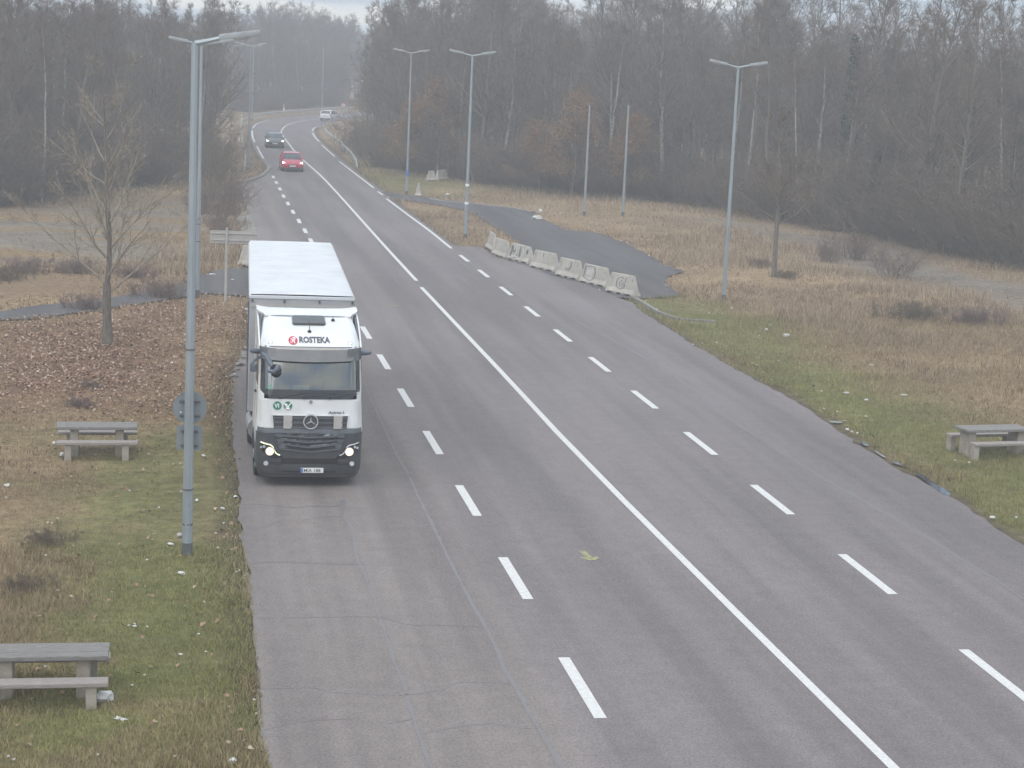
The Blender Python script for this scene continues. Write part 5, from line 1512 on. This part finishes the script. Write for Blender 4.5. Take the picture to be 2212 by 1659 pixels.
for i_ in order:
    if len(chosen) >= 262: break
    md = 2.9 if beh[i_] < 12 else 4.2
    if beh[i_] < .8: continue
    cx, cy = int(X[i_] // 5), int(Y[i_] // 5); bad = False
    for a in (-1, 0, 1):
        for b_ in (-1, 0, 1):
            for j_ in cell.get((cx + a, cy + b_), ()):
                if (X[j_] - X[i_]) ** 2 + (Y[j_] - Y[i_]) ** 2 < md * md: bad = True
    if bad: continue
    cell.setdefault((cx, cy), []).append(i_); chosen.append(i_)
def height_at(u, y, r):
    """tree heights found by survey: low wood at the left, tall at the right"""
    base = float(np.interp(u, [-100, 300, 480, 560, 740, 900, 1000, 1200, 1400, 1700, 1850, 2100, 2400], [13.2, 13.2, 13.6, 16.6, 16.2, 14.0, 13.8, 13.2, 12.8, 12.6, 12.4, 12.2, 12.0]))
    if u > 850 and r.random() < np.interp(u, [850, 1150, 1650, 1900], [.35, .42, .42, .15]): base *= r.uniform(1.25, 1.5)
    return base * r.uniform(.88, 1.07)
def whereabouts(u):
    for lim, w in ((120, 'at the left picture edge'), (330, 'behind the lone tree'), (520, 'behind the two nearest lamps'), (640, 'above the dark car'), (745, 'above the white car'), (850, 'just right of the bend'), (960, 'behind the blue-banded lamp'), (1120, 'behind the lamp by the solid line'), (1210, 'left of the armless poles'), (1400, 'behind the armless poles'), (1540, 'left of the rightmost lamp'), (1640, 'behind the rightmost lamp'), (1760, 'behind the slender tree'), (1950, 'right of the slender tree')):
        if u < lim: return w
    return 'at the far right'
LAB = {'L': 'bare grey-brown tree in the hazy wood left of the road', 'M': 'bare tree in the faint far wood behind the bend', 'R': 'tall bare tree in the hazy wood right of the road'}
rr2 = random.Random(4)
for n_, i_ in enumerate(chosen):
    u = U_[i_]; h = height_at(u, Y[i_], rr2)
    zone = 'L' if u < 520 else ('M' if u < 745 else 'R')
    if zone == 'R' and u > 950:
        key = rr2.choice(['tall_a', 'tall_b', 'tall_c', 'tall_b', 'tall_a', 'broad_a', 'slim_a', 'ivy'])
        h = min(h, 19.5)
    elif zone == 'R': key = rr2.choice(['broad_a', 'broad_b', 'tall_a', 'slim_b'])
    else: key = rr2.choice(['broad_a', 'broad_b', 'slim_a', 'slim_b', 'tall_a', 'tall_b'])
    if beh[i_] < 5: h *= rr2.uniform(.62, .95)
    base_h = {'ivy': 15.5}.get(key, SPEC.get(key, (0, 12))[1])
    s = h / base_h
    lab = LAB[zone]; gp = {'L': 'trees of the wood left of the road', 'M': 'trees of the far wood behind the bend', 'R': 'trees of the wood right of the road'}[zone]
    if key == 'ivy': lab = 'dark ivy-clad tree in the wood right of the road'; gp = 'ivy-clad trees in the right-hand wood'
    elif key in ('tall_c', 'slim_a') : lab = {'L': 'pale-trunked bare tree in the wood left of the road', 'M': 'pale-trunked bare tree in the far wood behind the bend', 'R': 'pale-trunked tall bare tree in the wood right of the road'}[zone]; gp += ', pale trunks'
    front = 'at the front' if beh[i_] < 9 else 'deeper in'
    kind_ = 'Ivy-clad bare tree' if key == 'ivy' else ('pale-trunked bare tree' if key in ('tall_c', 'slim_a') else ('slim bare tree' if key == 'slim_b' else ('spreading bare tree' if key.startswith('broad') else 'tall bare tree')))
    lab = (kind_ + ', ' + front + ' of the wood, ' + whereabouts(u)).lower().replace('deeper in of the wood', 'deeper in the wood'); gp = lab
    tree_at(key, float(X[i_]), float(Y[i_]), s, lab, gp, wide=max(s, .8))

for (u, v, h, key, lab) in [(88, 436, 11.8, 'slim_a', 'white-barked birch standing out at the front of the left wood'), (1075, 398, 11.5, 'tall_c', 'leaning pale tree at the wood edge between two lamps on the right'), (1440, 432, 14.5, 'tall_c', 'pale tall tree at the wood edge just left of the rightmost lamp')]:
    x, y = g(u, v); t = tree_at(key, x, y, h / SPEC[key][1], lab, None, wide=1.0)
# trees with brown leaves that stand out along the right wood edge
for (u, v, h, lab) in [(1235, 425, 7.6, 'largest brown-leaved tree at the wood edge behind the pair of armless poles'), (1350, 432, 6.2, 'brown-leaved tree just right of the armless poles'), (1165, 418, 5.2, 'low brown-leaved bush left of the armless poles'),
                       (945, 383, 7.8, 'orange-brown leaved tree behind the pair of blocks at the wood edge'), (880, 378, 6.2, 'orange-brown tree between the blue-banded lamp and the wood'), (792, 300, 6.0, 'brown-leaved bush hiding the road beyond the white car'), (735, 226, 8.0, 'yellow-brown tree behind the far guard rail above the red-ringed sign')]:
    x, y = g(u, v); tree_at('brown', x, y, h / 8.5, lab, 'trees keeping brown leaves along the wood edge', name='brown_leaved_tree', wide=h / 8.5 * 1.15)

# far wood as one mass, geometry-node copies of the same trees
rest = [i_ for i_ in order if beh[i_] > 14]
r_.shuffle(rest)
taken = []; cell2 = {}
for i_ in list(rest):
    if len(taken) > 1500: break
    cx, cy = int(X[i_] // 4), int(Y[i_] // 4)
    if cell2.get((cx, cy), 0) >= 1: continue
    cell2[(cx, cy)] = 1; taken.append(i_)
def gn_mass(name, idxs, keys, label=None):
    me = bpy.data.meshes.new(name)
    pts = np.stack([X[idxs], Y[idxs], np.full(len(idxs), -.1)], 1)
    me.vertices.add(len(pts)); me.vertices.foreach_set('co', pts.astype(np.float32).ravel())
    sc = me.attributes.new('sc', 'FLOAT', 'POINT'); ro = me.attributes.new('ro', 'FLOAT', 'POINT')
    rr3 = random.Random(9)
    sc.data.foreach_set('value', np.array([height_at(U_[k], Y[k], rr3) * rr3.uniform(.85, 1.0) / SPEC[keys][1] for k in idxs], np.float32))
    ro.data.foreach_set('value', r_.uniform(0, 6.28, len(idxs)).astype(np.float32))
    o = link(name, me); o['kind'] = 'stuff'
    if label: tag(o, label, 'wood')
    ng = bpy.data.node_groups.new(name, 'GeometryNodeTree')
    ng.interface.new_socket('Geometry', in_out='INPUT', socket_type='NodeSocketGeometry'); ng.interface.new_socket('Geometry', in_out='OUTPUT', socket_type='NodeSocketGeometry')
    N = ng.nodes; Lk = ng.links
    gi = N.new('NodeGroupInput'); go = N.new('NodeGroupOutput')
    tr_o = [q for q in C.objects if q.data == protos[keys][0]][0]; cr_o = [q for q in C.objects if q.data == protos[keys][1]][0]
    jn = N.new('GeometryNodeJoinGeometry')
    for ob in (tr_o, cr_o):
        oi = N.new('GeometryNodeObjectInfo'); oi.transform_space = 'ORIGINAL'; oi.inputs['Object'].default_value = ob; oi.inputs['As Instance'].default_value = True
        Lk.new(oi.outputs['Geometry'], jn.inputs['Geometry'])
    ip = N.new('GeometryNodeInstanceOnPoints')
    a1 = N.new('GeometryNodeInputNamedAttribute'); a1.data_type = 'FLOAT'; a1.inputs['Name'].default_value = 'sc'
    a2 = N.new('GeometryNodeInputNamedAttribute'); a2.data_type = 'FLOAT'; a2.inputs['Name'].default_value = 'ro'
    cx = N.new('ShaderNodeCombineXYZ'); Lk.new(a2.outputs['Attribute'], cx.inputs['Z'])
    e2r = N.new('FunctionNodeEulerToRotation'); Lk.new(cx.outputs[0], e2r.inputs[0])
    Lk.new(gi.outputs[0], ip.inputs['Points']); Lk.new(jn.outputs[0], ip.inputs['Instance']); Lk.new(a1.outputs['Attribute'], ip.inputs['Scale']); Lk.new(e2r.outputs[0], ip.inputs['Rotation'])
    Lk.new(ip.outputs[0], go.inputs[0])
    md = o.modifiers.new('trees', 'NODES'); md.node_group = ng
    return o
for q, key in enumerate(['tall_a', 'broad_a', 'slim_b', 'broad_b']):
    gn_mass('far_wood', taken[q::4], key, 'hazy mass of bare trees deep in the wood')

# shrubs along the wood edge
SHR = {'L': ('bare thicket shrub at the foot of the left wood', 'shrubs along the left wood edge'), 'M': ('bare shrub behind the guard rail of the bend', 'shrubs behind the guard rail'), 'R': ('bare thicket shrub at the foot of the right wood', 'shrubs along the right wood edge')}
for u in list(np.arange(-60, 500, 26)) + list(np.arange(530, 735, 16)) + list(np.arange(745, 2300, 24)):
    for rep in range(2):
        uu = u + rr2.uniform(-12, 12); vv = float(np.interp(uu, EDGE_U, EDGE_V)); x, y = g(uu, vv); rr_d = math.hypot(x, y); k = (rr_d + rr2.uniform(.5, 3) + rep * 3.0) / rr_d
        x *= k; y *= k
        if np.min(np.hypot(x - rm_[:, 0], y - rm_[:, 1])) < (13.5 if uu < 745 else 10.0): continue
        u2, v2 = P(x, y)
        if (u2 < 600) and (v2 > 247) and u2 + 2.6 * FOC / y > 528: continue
        z_ = 'L' if uu < 520 else ('M' if uu < 745 else 'R')
        o = link('shrub', rr2.choice(shrub_me)); s = rr2.uniform(.65, 1.25) * (1.0 if rep == 0 else 1.35); o.location = (x, y, 0); o.scale = (s * 1.25, s * 1.25, s); o.rotation_euler[2] = rr2.uniform(0, 6.28)
        lb = ('low ' if s < .9 else 'bushy ') + 'bare thicket at the foot of the wood, ' + whereabouts(uu); tag(o, lb, 'shrub', lb)
# individual shrubs near the lay-by and on the right grass
for (u, v, s, m_, lab) in [(472, 482, .85, 0, 'dark bare shrub left of the lay-by entrance, nearest to the kerb'), (452, 462, .8, 1, 'bare shrub behind the direction sign beside the second lamp'), (500, 440, .75, 2, 'reddish shrub touching the lay-by kerb above the direction sign'), (470, 430, .9, 0, 'bare shrub between the second lamp and the lay-by'),
                           (488, 528, .55, 2, 'low reddish shrub right above the direction sign'), (474, 508, .6, 2, 'reddish shrub between the second lamp and the direction sign'), (1850, 560, .8, 2, 'dark low thicket on the right-hand grass beyond the slender tree'), (1790, 566, .7, 2, 'reddish thicket right of the slender tree'), (1930, 600, .6, 0, 'dull shrub beside the grey strip at the right')]:
    x, y = g(u, v); o = link('shrub', shrub_me[m_]); o.location = (x, y, 0); o.scale = (s, s, s * .8); o.rotation_euler[2] = u; tag(o, lab, 'shrub')
for (u, v, s, m_, lab) in [(350, 640, .8, 0, 'low reddish bramble beside the side road behind the lone tree'), (187, 665, .6, 0, 'small reddish bramble at the side road edge left of the lone tree'), (60, 590, .8, 0, 'wide reddish bramble at the left picture edge below the gravel lot'), (160, 590, .75, 0, 'reddish bramble between the gravel lot and the side road'), (290, 600, .65, 0, 'reddish bramble right behind the lone tree'), (10, 604, .8, 1, 'dull bramble in the left corner below the gravel lot'),
                           (110, 1170, .35, 1, 'dry stalk clump left of the middle picnic table on the dead grass'), (60, 1270, .35, 1, 'dry stalk clump above the corner picnic table'), (170, 880, .35, 0, 'dark dry stalks just above the middle picnic table'), (195, 838, .25, 0, 'small dark stalk clump in the fallen leaves'), (1640, 575, .5, 0, 'low bramble between the rightmost lamp and the slender tree'), (1700, 600, .5, 1, 'low bramble at the foot of the slender tree'), (2100, 700, .9, 0, 'wide low bramble on the right-hand dry grass'), (1960, 690, 1.0, 1, 'bramble patch left of the wide one on the right-hand grass'), (1140, 398, 1.0, 1, 'dark weeds beside the white sheet near the second lamp on the right'),
                           (1060, 398, .9, 0, 'weeds at the wood edge behind the access gutter')]:
    x, y = g(u, v); o = link('bramble', low_me[m_]); o.location = (x, y, 0); o.scale = (s, s, s * .75); o.rotation_euler[2] = u; tag(o, lab, 'bramble')

# the lone tree on the left: pollarded trunk, spreading stems
def lone_tree(uv, h, r0, fork, stems, spread_a, label, seed, mat_t, mat_c, leader=True, tw=.010):
    x, y = g(*uv); r = np.random.default_rng(seed)
    t = thing('lone_tree', label, 'tree', (x, y, 0))
    tp = np.array([[[0, 0, -.15], [.0, 0, .12], [-.01, 0, .5], [-.02, 0, 1.1], [-.03, .0, fork * .8], [-.03, 0, fork]]]); tr = np.array([[r0 * 1.5, r0 * 1.2, r0, r0 * .9, r0 * .88, r0 * .85]])
    az = np.arange(stems) * 2.399 + .4; an = np.radians(np.linspace(spread_a, spread_a * .55, stems)); zs_ = np.linspace(fork * .86, fork + (.34 * (h - fork) if leader else 0), stems)
    p = np.stack([np.cos(az) * r0 * .5, np.sin(az) * r0 * .5, zs_], 1); d = np.stack([np.cos(az) * np.sin(an), np.sin(az) * np.sin(an), np.cos(an)], 1)
    L = (h - fork) * (np.linspace(.58, .40, stems) if leader else np.linspace(.62, .85, stems)) * r.uniform(.85, 1.1, stems)
    lp, lr = grow(p, d, L, np.full(stems, r0 * (.28 if leader else .40)), r, 8, .55, .07, .22)
    parts = [tubes(tp, tr, 12)]
    if leader:
        cp, cr2 = grow(np.array([[-.03, 0, fork * .95]]), np.array([[.02, 0, 1.]]), np.array([h - fork]), np.array([r0 * .60]), r, 9, .2, .04, .15)
        trunkp = parts + [tubes(cp, cr2, 8)]
        l2, lr2 = spawn(cp, cr2, 16, r, 46, .42, .12, .45, 6, .5, .07, .2)
        lp2, lrr2 = l2, lr2
    else: trunkp = parts; lp2 = None
    b2, r2 = spawn(lp, lr, 9, r, 36, .42, .15, .35, 5, .55, .09, .3)
    if lp2 is not None:
        b2b, r2b = spawn(lp2, lrr2, 6, r, 36, .45, .15, .3, 5, .55, .09, .3); b2 = np.concatenate([b2, b2b]); r2 = np.concatenate([r2, r2b])
    b3, r3 = spawn(b2, r2, 6, r, 38, .5, .15, .2, 3, .6, .1); t4, _ = spawn(b3, r3, 4, r, 36, .7, .2, .1, 2)
    d4 = t4[:, 1] - t4[:, 0]
    crown = [tubes(lp, np.maximum(lr, .008), 6)] + ([tubes(lp2, np.maximum(lrr2, .008), 5)] if lp2 is not None else []) + [tubes(b2, np.maximum(r2, .006), 4), tubes(b3, np.maximum(r3, .0045), 3), blades(t4[:, 0], nrm(d4), np.clip(np.linalg.norm(d4, axis=1), .1, .35), np.full(len(d4), tw), r)]
    link('trunk', mesh_mixed('lone_trunk', trunkp, mat_t), t); link('crown', mesh_mixed('lone_crown', crown, mat_c), t)
    return t
lone_tree((232, 742), 8.9, .155, 2.0, 10, 56, 'bare pollarded tree with lichen-yellow branches standing in fallen leaves on the left', 77, M_bark, M_bark_lichen, tw=.018)
lone_tree((1672, 598), 7.6, .13, 3.0, 11, 74, 'slender bare tree on the dry grass right of the rightmost lamp', 78, M_bark, M_twig_warm, leader=True, tw=.016)
lone_tree((474, 405), 6.2, .09, .3, 9, 24, 'young many-stemmed bare tree beside the lay-by entrance', 79, M_bark, M_twig_warm, leader=False, tw=.014)
lone_tree((458, 440), 4.8, .08, .3, 9, 30, 'small many-stemmed bare tree between the second lamp and the lay-by kerb', 80, M_bark, M_twig_warm, leader=False, tw=.014)

# ------------------------------------------------------------------ grass and leaves
def scatter(n, ymin, ymax, p=1.3, margin=1.12):
    """points on the open ground, thinning out with distance"""
    r = np.random.default_rng(n + int(ymin))
    q = 1 - p; y = (ymin ** q + r.random(n) * (ymax ** q - ymin ** q)) ** (1 / q)
    a = np.arctan2(0, 1) + r.uniform(-.155, .50, n)
    return np.tan(a) * y, y, r
def grass_mesh(name, x, y, r, Lm, w, col, lean=.5, label=None):
    n = len(x); L = Lm * r.uniform(.5, 1.3, n); az = r.uniform(0, 6.28, n); ln = L * r.uniform(.1, lean, n)
    a2 = r.uniform(0, 3.14, n); sx = np.cos(a2) * w / 2; sy = np.sin(a2) * w / 2
    z0 = (fbm(x, y, 6, 40) - .5) * .16 + (fbm(x, y, 1.5, 41) - .5) * .05 - .02
    v = np.stack([np.stack([x - sx, y - sy, z0], 1), np.stack([x + sx, y + sy, z0], 1), np.stack([x + np.cos(az) * ln, y + np.sin(az) * ln, z0 + np.sqrt(np.maximum(L ** 2 - ln ** 2, .0004))], 1)], 1).reshape(-1, 3)
    c = np.repeat(np.concatenate([col, np.ones((n, 1))], 1), 3, 0)
    me = np_mesh(name, v, np.arange(3 * n).reshape(-1, 3), M_grass, c)
    o = link(name, me); o['kind'] = 'stuff'
    if label: tag(o, label, 'grass')
    return o
def keep_mask(x, y, m=.0):
    d = np.maximum.reduce([poly_sd(x, y, p) for p in (road_poly, access_R, access_L)])
    return d < m
x, y, r = scatter(760000, 22, 75, 1.5)
k = keep_mask(x, y, .05) & ((x < 14) | keep_mask(x, y, -.05 - .55 * fbm(x, y, 1.7, 83))); x, y = x[k], y[k]
gr_, li_, gv_ = zones(x, y)
u_, v_ = P(x, y); vis = (u_ > -120) & (u_ < 2330) & (v_ < 1760)
pk = (1 - .75 * li_) * (1 - .85 * gv_)
k = vis & (r.random(len(x)) < pk); x, y, gr_, li_ = x[k], y[k], gr_[k], li_[k]
n_ = len(x)
cg = np.array([.205, .225, .075]); cd = np.array([.36, .28, .175]); cb = np.array([.24, .18, .115]); cr3 = np.array([.16, .10, .06])
mixg = np.clip(gr_ * (.72 + .5 * fbm(x, y, 2.2, 88)) + r.normal(0, .22, n_), 0, 1)[:, None]
rb = r.random((n_, 1)); pat = fbm(x, y, 3.2, 90)[:, None]
dry = np.where(rb < .35 + .4 * (pat - .5), cb, cd) * (.75 + .5 * pat)
ismoss = (fbm(x, y, 1.3, 94) > .62)[:, None] * (r.random((n_, 1)) < .5)
dry = np.where(ismoss, cr3, dry)
col = (dry * (1 - mixg) + cg * (.75 + .5 * r.random((n_, 1))) * (.7 + .6 * pat) * mixg) * (.8 + .4 * r.random((n_, 1)))
tall = 1 + .6 * (1 - mixg[:, 0]) * np.clip((fbm(x, y, 5, 91) - .35) * 3, 0, 1)
far_tall = np.where((x > 14), 1.3, np.where((y > 38), .55, .9))
Lm = (.085 + .05 * (1 - mixg[:, 0])) * tall * far_tall
grass_mesh('grass', x, y, r, Lm, .011 + .00022 * y, col, .8, 'short mixed green and dead grass beside the road')
# dry tall grass further out
x, y, r = scatter(420000, 58, 175, 1.3)
k = keep_mask(x, y, .0); x, y = x[k], y[k]
gr_, li_, gv_ = zones(x, y); ok, beh_, u_ = in_wood(x, y); v_ = P(x, y)[1]
k = (~ok | (beh_ < 3)) & (u_ > -120) & (u_ < 2330) & (r.random(len(x)) < (1 - gr_ * .6) * (1 - .97 * np.clip(gv_ * 1.4, 0, 1)) * (1 - .9 * li_) * np.clip((fbm(x, y, 7, 66) - .25) * 3.2, .10, 1)); x, y, gr_ = x[k], y[k], gr_[k]
n_ = len(x); kk = ~((x < 6) & (y < 84)) | (r.random(len(x)) < .35); x, y, gr_ = x[kk], y[kk], gr_[kk]; n_ = len(x)
pat = fbm(x, y, 6, 95)[:, None]
c1 = np.array([.38, .30, .205]); c2 = np.array([.26, .185, .125]); c3 = np.array([.17, .12, .085])
pick = r.random((n_, 1)); col = np.where(pick < .55 + (pat - .5), c1, np.where(pick < .85, c2, c3)) * (.75 + .5 * r.random((n_, 1)))
col = col * (1 - gr_[:, None]) + cg * gr_[:, None]
Lm = np.clip(.10 + .42 * np.clip((fbm(x, y, 8, 96) - .36) * 2.6, 0, 1), .1, .5) * (1 - .7 * gr_)
Lm = np.where((x < 6) & (y < 84), Lm * .4, Lm)
grass_mesh('dry_grass', x, y, r, Lm, .022 + .00022 * y, col, .5, 'tall dry tan grass on the waste ground')

# fallen leaves: most under the lone tree, some everywhere near it
r = np.random.default_rng(55)
tx, ty = lt_tree_xy
x = np.concatenate([r.uniform(tx - 10, tx + 9, 52000), r.uniform(-8, 2, 9000), r.uniform(-12, 60, 16000)]); y = np.concatenate([r.uniform(42, 76, 52000), r.uniform(26, 60, 9000), r.uniform(60, 130, 16000)])
xe = r.uniform(-14, 60, 60000); ye = r.uniform(58, 140, 60000); se = np.maximum(poly_sd(xe, ye, access_R), poly_sd(xe, ye, access_L))
ke = (se < .35) & (se > -1.3) & (poly_sd(xe, ye, road_poly) < .1); xe, ye = xe[ke], ye[ke]
n0 = len(x); x = np.concatenate([x, xe]); y = np.concatenate([y, ye])
gr_, li_, gv_ = zones(x, y)
pk = np.concatenate([li_[:52000] * (.35 + .9 * fbm(x[:52000], y[:52000], 1.6, 97)), np.full(9000, .09), np.full(16000, .10), np.full(len(xe), .85)])
k = (keep_mask(x, y, .1) | (np.arange(len(x)) >= n0)) & (r.random(len(x)) < pk); x, y = x[k], y[k]; n_ = len(x)
s = r.uniform(.06, .125, n_); az = r.uniform(0, 6.28, n_); ca, sa = np.cos(az), np.sin(az)
z0 = (fbm(x, y, 6, 40) - .5) * .16 + .03
tl_ = r.normal(0, .35, (n_, 2))
def lp_(a, b_, c_):
    dx, dy = (a * ca - b_ * sa) * s, (a * sa + b_ * ca) * s
    return np.stack([x + dx, y + dy, z0 + np.abs(c_) * s + (dx * tl_[:, 0] + dy * tl_[:, 1])], 1)
v = np.stack([lp_(-.5, 0, .1), lp_(0, -.35, .28), lp_(.5, 0, .15), lp_(0, .35, .32)], 1).reshape(-1, 3)
pal = np.array([[.33, .21, .145], [.26, .16, .105], [.40, .30, .22], [.19, .12, .085], [.46, .38, .30]])
c = pal[r.choice(5, n_, p=[.28, .26, .2, .16, .10])] * r.uniform(.8, 1.15, (n_, 1))
me = np_mesh('fallen_leaves', v, np.stack([np.arange(n_) * 4 + i for i in (0, 1, 2, 3)], 1), M_leafl, np.repeat(np.concatenate([c, np.ones((n_, 1))], 1), 4, 0))
o = link('fallen_leaves', me); o['kind'] = 'stuff'; tag(o, 'carpet of fallen brown leaves around the lone tree', 'leaves')

# ------------------------------------------------------------------ haze
mh = bpy.data.materials.new('haze'); mh.use_nodes = True
n = mh.node_tree.nodes; l = mh.node_tree.links; n.clear()
ho = n.new('ShaderNodeOutputMaterial'); pv = n.new('ShaderNodeVolumePrincipled')
pv.inputs['Color'].default_value = (.80, .82, .85, 1); pv.inputs['Density'].default_value = HAZE_DENSITY; pv.inputs['Anisotropy'].default_value = 0.0
l.new(pv.outputs['Volume'], ho.inputs['Volume'])
hz = MB().box(-270, 430, -50, 630, -1.3, 25.5).build('haze', mh)
hz['kind'] = 'stuff'
